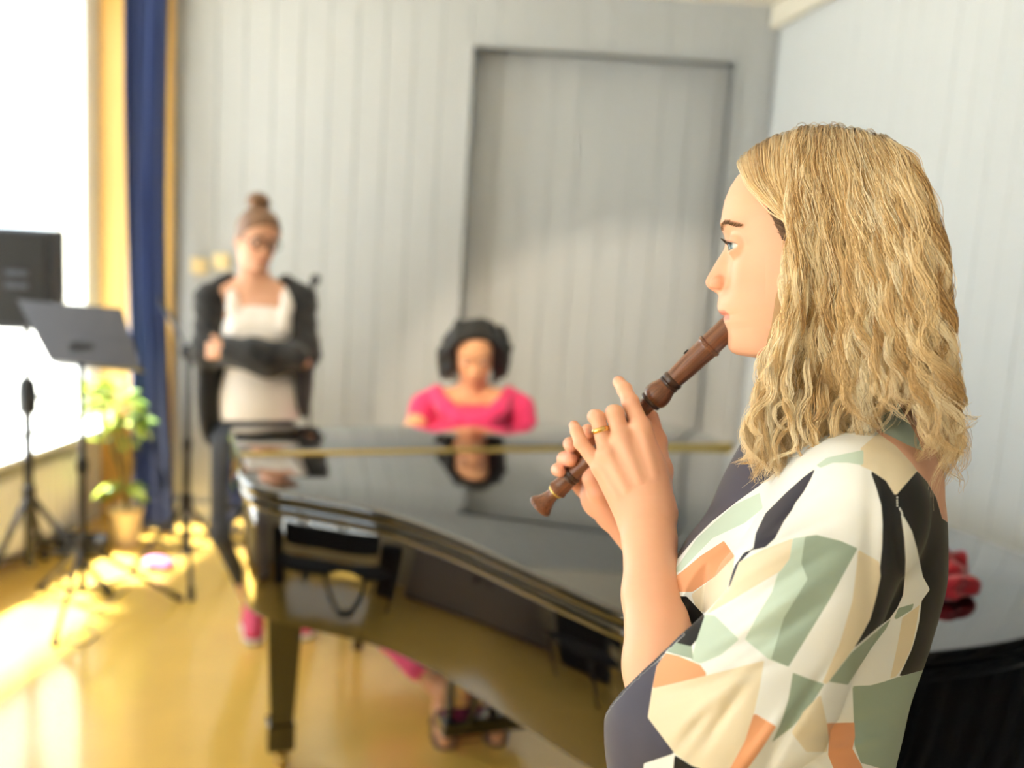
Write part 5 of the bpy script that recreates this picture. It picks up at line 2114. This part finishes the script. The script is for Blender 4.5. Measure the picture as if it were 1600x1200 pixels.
def tripod(t, base, hub_z, ends, m, r=.011, brace=True):
    hub = np.array([base[0], base[1], hub_z])
    for e in ends:
        e = np.array([e[0], e[1], .012])
        leg = MB().tube([hub, e], r, n=8).build('leg', m, t, 'auto')
        d = nrm(e - hub)
        MB().tube([e - d * .05, e + d * .006], r * 1.35, n=8).build('rubber_foot', M_RUBBER, leg, 'auto')
        if brace:
            mid_ = hub * .45 + e * .55
            MB().tube([np.array([base[0], base[1], hub_z * .35]), mid_], r * .55, n=6).build('brace', m, t, 'auto')
    MB().lathe([(.020, -.035), (.026, -.03), (.026, .03), (.020, .035)], hub, n=14).build('hub', M_RUBBER, t, 'auto')


# loudspeaker on its tripod in front of the window
sc_ = P(40, 435, 4.10)
st = thing('speaker_stand', 'black tripod stand under the loudspeaker by the window', 'stand', (sc_[0], sc_[1], 0))
MB().tube([(sc_[0], sc_[1], .10), (sc_[0], sc_[1], .86)], .019, n=14).build('lower_tube', M_STAND, st, 'auto')
MB().tube([(sc_[0], sc_[1], .84), (sc_[0], sc_[1], sc_[2] - .20)], .0145, n=14).build('upper_tube', M_STAND, st, 'auto')
cl_ = MB().lathe([(.022, -.08), (.036, -.07), (.040, 0), (.034, .06), (.022, .075)], (sc_[0], sc_[1], .84), n=16).build('clamp', M_STAND, st, 'auto')
MB().tube([(sc_[0] + .03, sc_[1] - .01, .84), (sc_[0] + .075, sc_[1] - .02, .845)], .012, n=10).build('clamp_screw', M_STAND, cl_, 'auto')
tripod(st, sc_, .42, [(sc_[0] + .36 * math.cos(a), sc_[1] + .36 * math.sin(a)) for a in (-1.75, -.1, 1.85)], M_STAND, .013)
sp = thing('loudspeaker', 'black loudspeaker on a tripod in front of the bright window', 'loudspeaker', (sc_[0], sc_[1], sc_[2] - .205))
rs_ = .18
M_SPK = mat('black_speaker_shell', srgb(40, 44, 54), .6, var=.15, scale=60, bump=.2, bscale=300)
MB().box(sc_, (.255, .22, .40), rz=rs_, bev=.014).build('cabinet', M_SPK, sp)
ax_ = np.array([math.cos(rs_), math.sin(rs_), 0])
fy_ = np.array([math.sin(rs_), -math.cos(rs_), 0])
gr_ = sc_ + fy_ * .111
MB().box(gr_ + np.array([0, 0, .005]), (.22, .006, .36), rz=rs_, bev=.003).build('grille', M_RUBBER, sp)
for dz in (.03, -.02):
    MB().box(gr_ + fy_ * .004 + np.array([0, 0, dz]), (.085, .008, .022), rz=rs_, bev=.003).build('badge', M_STANDG, sp)

# black orchestra stand with its solid desk
mb_ = P(127, 550, 3.90)
ms = thing('music_stand', 'black orchestra music stand with a solid desk by the window', 'music stand', (mb_[0], mb_[1], 0))
c4 = [P(26, 468, 3.98), P(190, 482, 3.95), P(221, 576, 3.86), P(76, 563, 3.89)]
nd = nrm(np.cross(c4[1] - c4[0], c4[3] - c4[0]))
vs = []
for o_ in (-.002, .002):
    vs += [c + nd * o_ for c in c4]
desk = mesh_obj('desk', vs, [(0, 1, 2, 3), (7, 6, 5, 4), (0, 4, 5, 1), (1, 5, 6, 2), (2, 6, 7, 3), (3, 7, 4, 0)], mat('charcoal_painted_sheet', srgb(62, 60, 66), .4, var=.1, scale=20), ms)
fb_ = -nd if nd @ vF < 0 else nd
lipq = [c4[3], c4[2], c4[2] + fb_ * .05, c4[3] + fb_ * .05]
mesh_obj('ledge', [*lipq, *[q + np.array([0, 0, .003]) for q in lipq]], [(0, 1, 2, 3), (7, 6, 5, 4), (0, 4, 5, 1), (1, 5, 6, 2), (2, 6, 7, 3), (3, 7, 4, 0)], M_STAND, desk)
MB().box(mb_ + vF * .02, (.10, .05, .075), bev=.012).build('tilt_joint', M_RUBBER, ms)
MB().tube([(mb_[0], mb_[1], .10), (mb_[0], mb_[1], .62)], .0145, n=12).build('lower_tube', M_STAND, ms, 'auto')
MB().tube([(mb_[0], mb_[1], .60), (mb_[0], mb_[1], mb_[2])], .0125, n=12).build('upper_tube', M_STAND, ms, 'auto')
MB().lathe([(.016, -.03), (.022, -.02), (.022, .02), (.016, .03)], (mb_[0], mb_[1], .62), n=12).build('height_clamp', M_RUBBER, ms, 'auto')
tripod(ms, mb_, .30, [(mb_[0] + .02, mb_[1] - .30), (mb_[0] + .33, mb_[1] + .20), (mb_[0] - .28, mb_[1] + .22)], M_STAND, .010)

# slim microphone boom stand beside the curtain
e1, e2, e3 = onz(299, 940), onz(362, 884), onz(207, 893)
bb = (e1 + e2 + e3) / 3
bs = thing('boom_stand', 'slim dark boom stand between the navy curtain and the standing woman', 'stand', (bb[0], bb[1], 0))
dB = float((np.array([bb[0], bb[1], 1.08]) - vC) @ vF)
jt = P(288, 550, dB)
MB().tube([(bb[0], bb[1], .14), (bb[0], bb[1], .62)], .017, n=12).build('lower_tube', M_STAND, bs, 'auto')
MB().tube([(bb[0], bb[1], .60), (bb[0], bb[1], jt[2])], .0135, n=12).build('upper_tube', M_STAND, bs, 'auto')
MB().lathe([(.015, -.03), (.021, -.02), (.021, .02), (.015, .03)], (bb[0], bb[1], .62), n=12).build('height_clamp', M_RUBBER, bs, 'auto')
jt = np.array([bb[0], bb[1], jt[2]])
MB().sphere(jt, .034, 14, 10).build('boom_joint', M_RUBBER, bs, 'auto')
tip = P(252, 470, dB - .02)
bd = nrm(tip - jt)
MB().tube([jt - bd * .12, tip], .0085, n=10).build('boom_arm', M_STANDG, bs, 'auto')
MB().tube([tip - bd * .04, tip + bd * .015], .012, n=10).build('clip', M_RUBBER, bs, 'auto')
tripod(bs, bb, .36, [e1, e2, e3], M_STAND, .011)

# microphone on a straight stand behind the standing woman
mt = P(489, 446, 4.80)
mi = thing('microphone_stand', 'thin microphone stand behind the woman with folded arms', 'stand', (mt[0], mt[1], 0))
MB().lathe([(.12, .0), (.125, .004), (.12, .016), (.03, .022)], (mt[0], mt[1], 0), n=24).build('base', M_STAND, mi, 'auto')
MB().tube([(mt[0], mt[1], .018), (mt[0], mt[1], mt[2] - .07)], .009, n=10).build('pole', M_STAND, mi, 'auto')
mic_d = nrm(np.array([.35, -.2, .9]))
mic = MB().lathe([(.009, -.09), (.012, -.06), (.014, .0), (.022, .015), (.024, .035), (.017, .052), (.004, .058)], mt, mic_d, n=16)
MB().tube([(mt[0], mt[1], mt[2] - .08), mt - mic_d * .03], .012, n=8).build('clip', M_RUBBER, mi, 'auto')
mo = mic.build('microphone', M_STAND, None, 'auto', loc=tuple(mt))
tag(mo, 'dark microphone at the shoulder of the woman with folded arms', 'microphone')

# plant in a cream pot
pb = onz(197, 850)
pt = thing('potted_plant', 'leafy yellow-green plant in a cream pot beside the curtain', 'plant', (pb[0], pb[1], 0))
M_POT = mat('cream_glazed_pot', srgb(226, 206, 160), .35, var=.08, scale=20)
MB().lathe([(.055, 0), (.062, .004), (.075, .16), (.082, .165), (.082, .185), (.072, .185), (.070, .165), (.02, .162)], (pb[0], pb[1], 0), n=28).build('pot', M_POT, pt, 'auto')
MB().lathe([(.069, .150), (.05, .158), (.0, .162)], (pb[0], pb[1], 0), n=20).build('soil', mat('dark_soil', srgb(58, 44, 32), .9, var=.4, scale=80, bump=.6, bscale=150), pt)
lr = random.Random(8)
M_STEM = mat('green_brown_stem', srgb(116, 102, 58), .6, var=.2, scale=40)
M_LEAF = mat('yellow_green_leaf', srgb(176, 190, 74), .45, var=.3, scale=25, sss=.1)
M_LEAF2 = mat('mid_green_leaf', srgb(120, 154, 62), .45, var=.3, scale=25, sss=.1)


def leaf_mesh(L, w):
    vs, fs = [], []
    n = 7
    for i in range(n + 1):
        t = i / n
        ww = w * math.sin(math.pi * t ** .75) * (1 - .25 * t)
        zz = -.28 * L * t * t
        for k in (-1, -.5, 0, .5, 1):
            vs.append((L * t, ww * k, zz + .22 * ww * abs(k)))
    for i in range(n):
        for k in range(4):
            a = i * 5 + k
            fs.append((a, a + 1, a + 6, a + 5))
    return vs, fs


leafdata = []
for (L, w, m) in ((.11, .034, M_LEAF), (.09, .030, M_LEAF2), (.13, .038, M_LEAF)):
    vs, fs = leaf_mesh(L, w)
    me = bpy.data.meshes.new('leaf')
    me.from_pydata(vs, [], fs)
    me.polygons.foreach_set('use_smooth', [True] * len(fs))
    me.materials.append(m)
    leafdata.append(me)
dP = float((pb - vC) @ vF)
clusters = [(P(178, 630, dP - .15), 34, .16), (P(150, 612, dP - .18), 16, .10), (P(205, 665, dP - .12), 18, .12), (P(190, 765, dP - .06), 16, .10), (P(170, 690, dP - .12), 8, .08)]
for (c, n_, sp_) in clusters:
    MB().tube(catmull([(pb[0], pb[1], .16), (pb[0] * .6 + c[0] * .4 + .02, pb[1] * .6 + c[1] * .4, c[2] * .45 + .1), c], 6), .007, n=7).build('stem', M_STEM, pt, True)
    for k in range(n_):
        o = bpy.data.objects.new('leaf', leafdata[lr.randrange(3)])
        COL.objects.link(o)
        a, e = lr.uniform(0, 6.283), lr.uniform(-.5, .9)
        r = sp_ * lr.uniform(.15, .75)
        p = c + np.array([r * math.cos(a) * math.cos(e), r * math.sin(a) * math.cos(e), r * math.sin(e)])
        o.parent = pt
        o.location = p - TLOC[pt.name]
        o.rotation_euler = (lr.uniform(-.5, .5), lr.uniform(-.7, .5), a)
        sc = lr.uniform(.7, 1.1)
        o.scale = (sc, sc, sc)

# instrument case, pink pouch, cables on the floor
q = onz(122, 872)
cs = thing('instrument_case', 'black instrument case on the floor behind the music stand', 'case', (q[0], q[1], 0))
MB().box((q[0], q[1] + .06, .05), (.22, .12, .09), rz=.1, bev=.02).build('shell', M_RUBBER, cs)
MB().tube([(q[0] - .05, q[1] - .03, .05), (q[0] - .04, q[1] - .055, .06), (q[0] + .04, q[1] - .045, .06), (q[0] + .05, q[1] - .02, .05)], .007, n=6).build('handle', M_STAND, cs, True)
q = onz(250, 888)
F = Field((q[0] - .1, q[1] - .1, 0), (q[0] + .1, q[1] + .1, .09), .004)
F.ell((q[0], q[1], .022), (.070, .05, .030))
F.ell((q[0] - .03, q[1] - .01, .035), (.035, .03, .022), k=.02)
sl, X, Y, Z = F.block()
F.v[sl] += .003 * np.sin(70 * X + 40 * Y) * np.sin(60 * Y - 30 * X + 50 * Z)
F.cut((0, 0, .002), (0, 0, -1))
v, qd = F.mesh()
pk = fast_mesh('pink_pouch', v - np.array([q[0], q[1], 0]), qd, mat('pink_felt', srgb(240, 130, 176), .8, var=.1, scale=40, bump=.2, bscale=300))
pk.location = (q[0], q[1], 0)
tag(pk, 'small pink pouch on the floor near the boom stand', 'pouch')
M_CABLE = mat('grey_cable', srgb(120, 118, 116), .5, var=.1, scale=40)
for (pix, lab) in (([(205, 915), (175, 940), (135, 975), (150, 992), (130, 1008), (100, 1000), (108, 985)], 'thin grey cable looping on the floor before the music stand'),
                   ([(330, 855), (270, 875), (225, 897), (190, 903), (165, 912), (140, 915)], 'thin grey cable running to the foot of the boom stand')):
    pts = [onz(*p) for p in pix]
    pts = [np.array([p[0], p[1], .0045]) for p in catmull(pts, 8)]
    cb = MB().tube(pts, .004, n=6).build('cable', M_CABLE, None, True, loc=tuple(pts[0] - np.array([0, 0, .0045])))
    tag(cb, lab, 'cable', 'cables on the floor')

# ------------------------------------------------------------------ furniture left of the camera, seen as reflections in the piano
ch_c = np.array([-1.42, 1.72])
ch = thing('stacking_chair', 'black stacking chair mirrored in the side of the piano', 'chair', (ch_c[0], ch_c[1], 0))
cr_ = 1.1
cu_ = np.array([math.cos(cr_), math.sin(cr_)])
cw_ = np.array([-cu_[1], cu_[0]])


def cc(a, b, z):
    q = ch_c + cu_ * a + cw_ * b
    return np.array([q[0], q[1], z])


MB().box(cc(0, 0, .45), (.42, .42, .035), rz=cr_, bev=.015).build('seat', M_RUBBER, ch)
MB().box(cc(-.21, 0, .72), (.03, .40, .26), rz=cr_, bev=.012).build('backrest', M_RUBBER, ch)
for sa in (-1, 1):
    MB().tube(catmull([cc(.20, sa * .20, .01), cc(.18, sa * .19, .40), cc(.10, sa * .185, .435), cc(-.12, sa * .185, .435)], 6), .011, n=8).build('leg', M_STANDG, ch, True)
    MB().tube(catmull([cc(-.24, sa * .20, .01), cc(-.20, sa * .19, .42), cc(-.215, sa * .185, .82)], 6), .011, n=8).build('leg', M_STANDG, ch, True)
bx = thing('subwoofer', 'tall black loudspeaker cabinet mirrored as a dark block in the piano side', 'loudspeaker', (-2.02, 1.72, 0))
MB().box((-2.02, 1.72, .36), (.34, .34, .70), rz=.3, bev=.015).build('cabinet', M_SPK, bx)
MB().box((-2.02 + .175 * math.cos(.3), 1.72 + .175 * math.sin(.3), .36), (.008, .30, .62), rz=.3).build('grille', M_RUBBER, bx)
for sx in (-1, 1):
    MB().box((-2.02 + sx * .1, 1.72, .006), (.04, .2, .012), rz=.3).build('foot', M_RUBBER, bx)
cbx = np.array([-2.30, 2.32])
cb = thing('cupboard', 'low pale lilac cupboard mirrored in the piano side', 'cupboard', (cbx[0], cbx[1], 0))
M_CUP = mat('lilac_grey_laminate', srgb(196, 190, 204), .4, var=.03, scale=10)
MB().box((cbx[0], cbx[1], .36), (.38, .56, .66), rz=-.15, bev=.005).build('body', M_CUP, cb)
MB().box((cbx[0], cbx[1], .70), (.42, .60, .025), rz=-.15, bev=.004).build('top_board', M_CUP, cb)
MB().box((cbx[0] + .01, cbx[1], .018), (.34, .52, .036), rz=-.15).build('plinth', M_RUBBER, cb)
for sy in (-1, 1):
    c_ = cbx + np.array([.195, .0]) + np.array([.15, 1]) * sy * .138 * .98
    d_ = MB().box((c_[0], c_[1], .37), (.016, .265, .60), rz=-.15, bev=.003).build('door', M_CUP, cb)
    MB().tube([(c_[0] + .022, c_[1] - sy * .09, .52), (c_[0] + .022, c_[1] - sy * .09, .62)], .006, n=8).build('handle', M_STANDG, d_, True)

# a charcoal curtain on the right wall, seen as a dark reflection in the tail of the piano
cv, cf = [], []
for j in range(25):
    z = 2.6 - 2.57 * j / 24
    for i in range(97):
        u = i / 96
        q = right_at(3.15 + 1.75 * u, .055 + .026 * math.sin(2 * math.pi * 13 * u + .4 * math.sin(5 * u)) + .006 * math.sin(40 * u + 3 * j / 24))
        cv.append((q[0], q[1], z))
for j in range(24):
    for i in range(96):
        a = j * 97 + i
        cf.append((a, a + 1, a + 98, a + 97))
q = right_at(4.0, .055)
c2 = mesh_obj('curtain', cv, cf, mat('charcoal_curtain_cloth', srgb(40, 44, 50), .85, var=.12, scale=30, bump=.2, bscale=400), None, True, loc=(q[0], q[1], .03))
sm = c2.modifiers.new('solid', 'SOLIDIFY')
sm.thickness = .003
tag(c2, 'charcoal curtain on the right wall, mirrored dark in the tail of the piano', 'curtain')
a_, b_ = right_at(3.1, .055), right_at(4.95, .055)
r2 = MB().tube([(a_[0], a_[1], 2.62), (b_[0], b_[1], 2.62)], .012).build('curtain_rail', M_WHITE, None, 'auto', loc=(q[0], q[1], 2.62))
tag(r2, 'white curtain rail on the right wall beyond the frame', 'rail')

# ------------------------------------------------------------------ warm stage lamp under the ceiling, out of frame
lp = np.array([-.85, 1.15, 2.60])
aim = np.array([.80, 5.15, .10])
ld = nrm(aim - lp)
lamp = thing('stage_lamp', 'black stage lamp hung under the ceiling, throwing warm light on the back wall', 'lamp', tuple(lp))
MB().lathe([(.055, -.20), (.075, -.18), (.085, -.05), (.095, .0), (.090, .002), (.080, -.05), (.02, -.10)], lp, ld, n=24).build('housing', M_STAND, lamp, 'auto')
MB().tube([lp + np.array([0, 0, .08]), (lp[0], lp[1], CEIL)], .012, n=8).build('hanger', M_STAND, lamp, 'auto')
sd = bpy.data.lights.new('stage_lamp_light', 'SPOT')
sd.energy = 300.0
sd.color = (1.0, .82, .58)
sd.spot_size = math.radians(40)
sd.spot_blend = .3
sd.shadow_soft_size = .05
so = bpy.data.objects.new('stage_lamp_light', sd)
COL.objects.link(so)
so.location = tuple(lp + ld * .02)
so.rotation_euler = Vector(ld).to_track_quat('-Z', 'Y').to_euler()
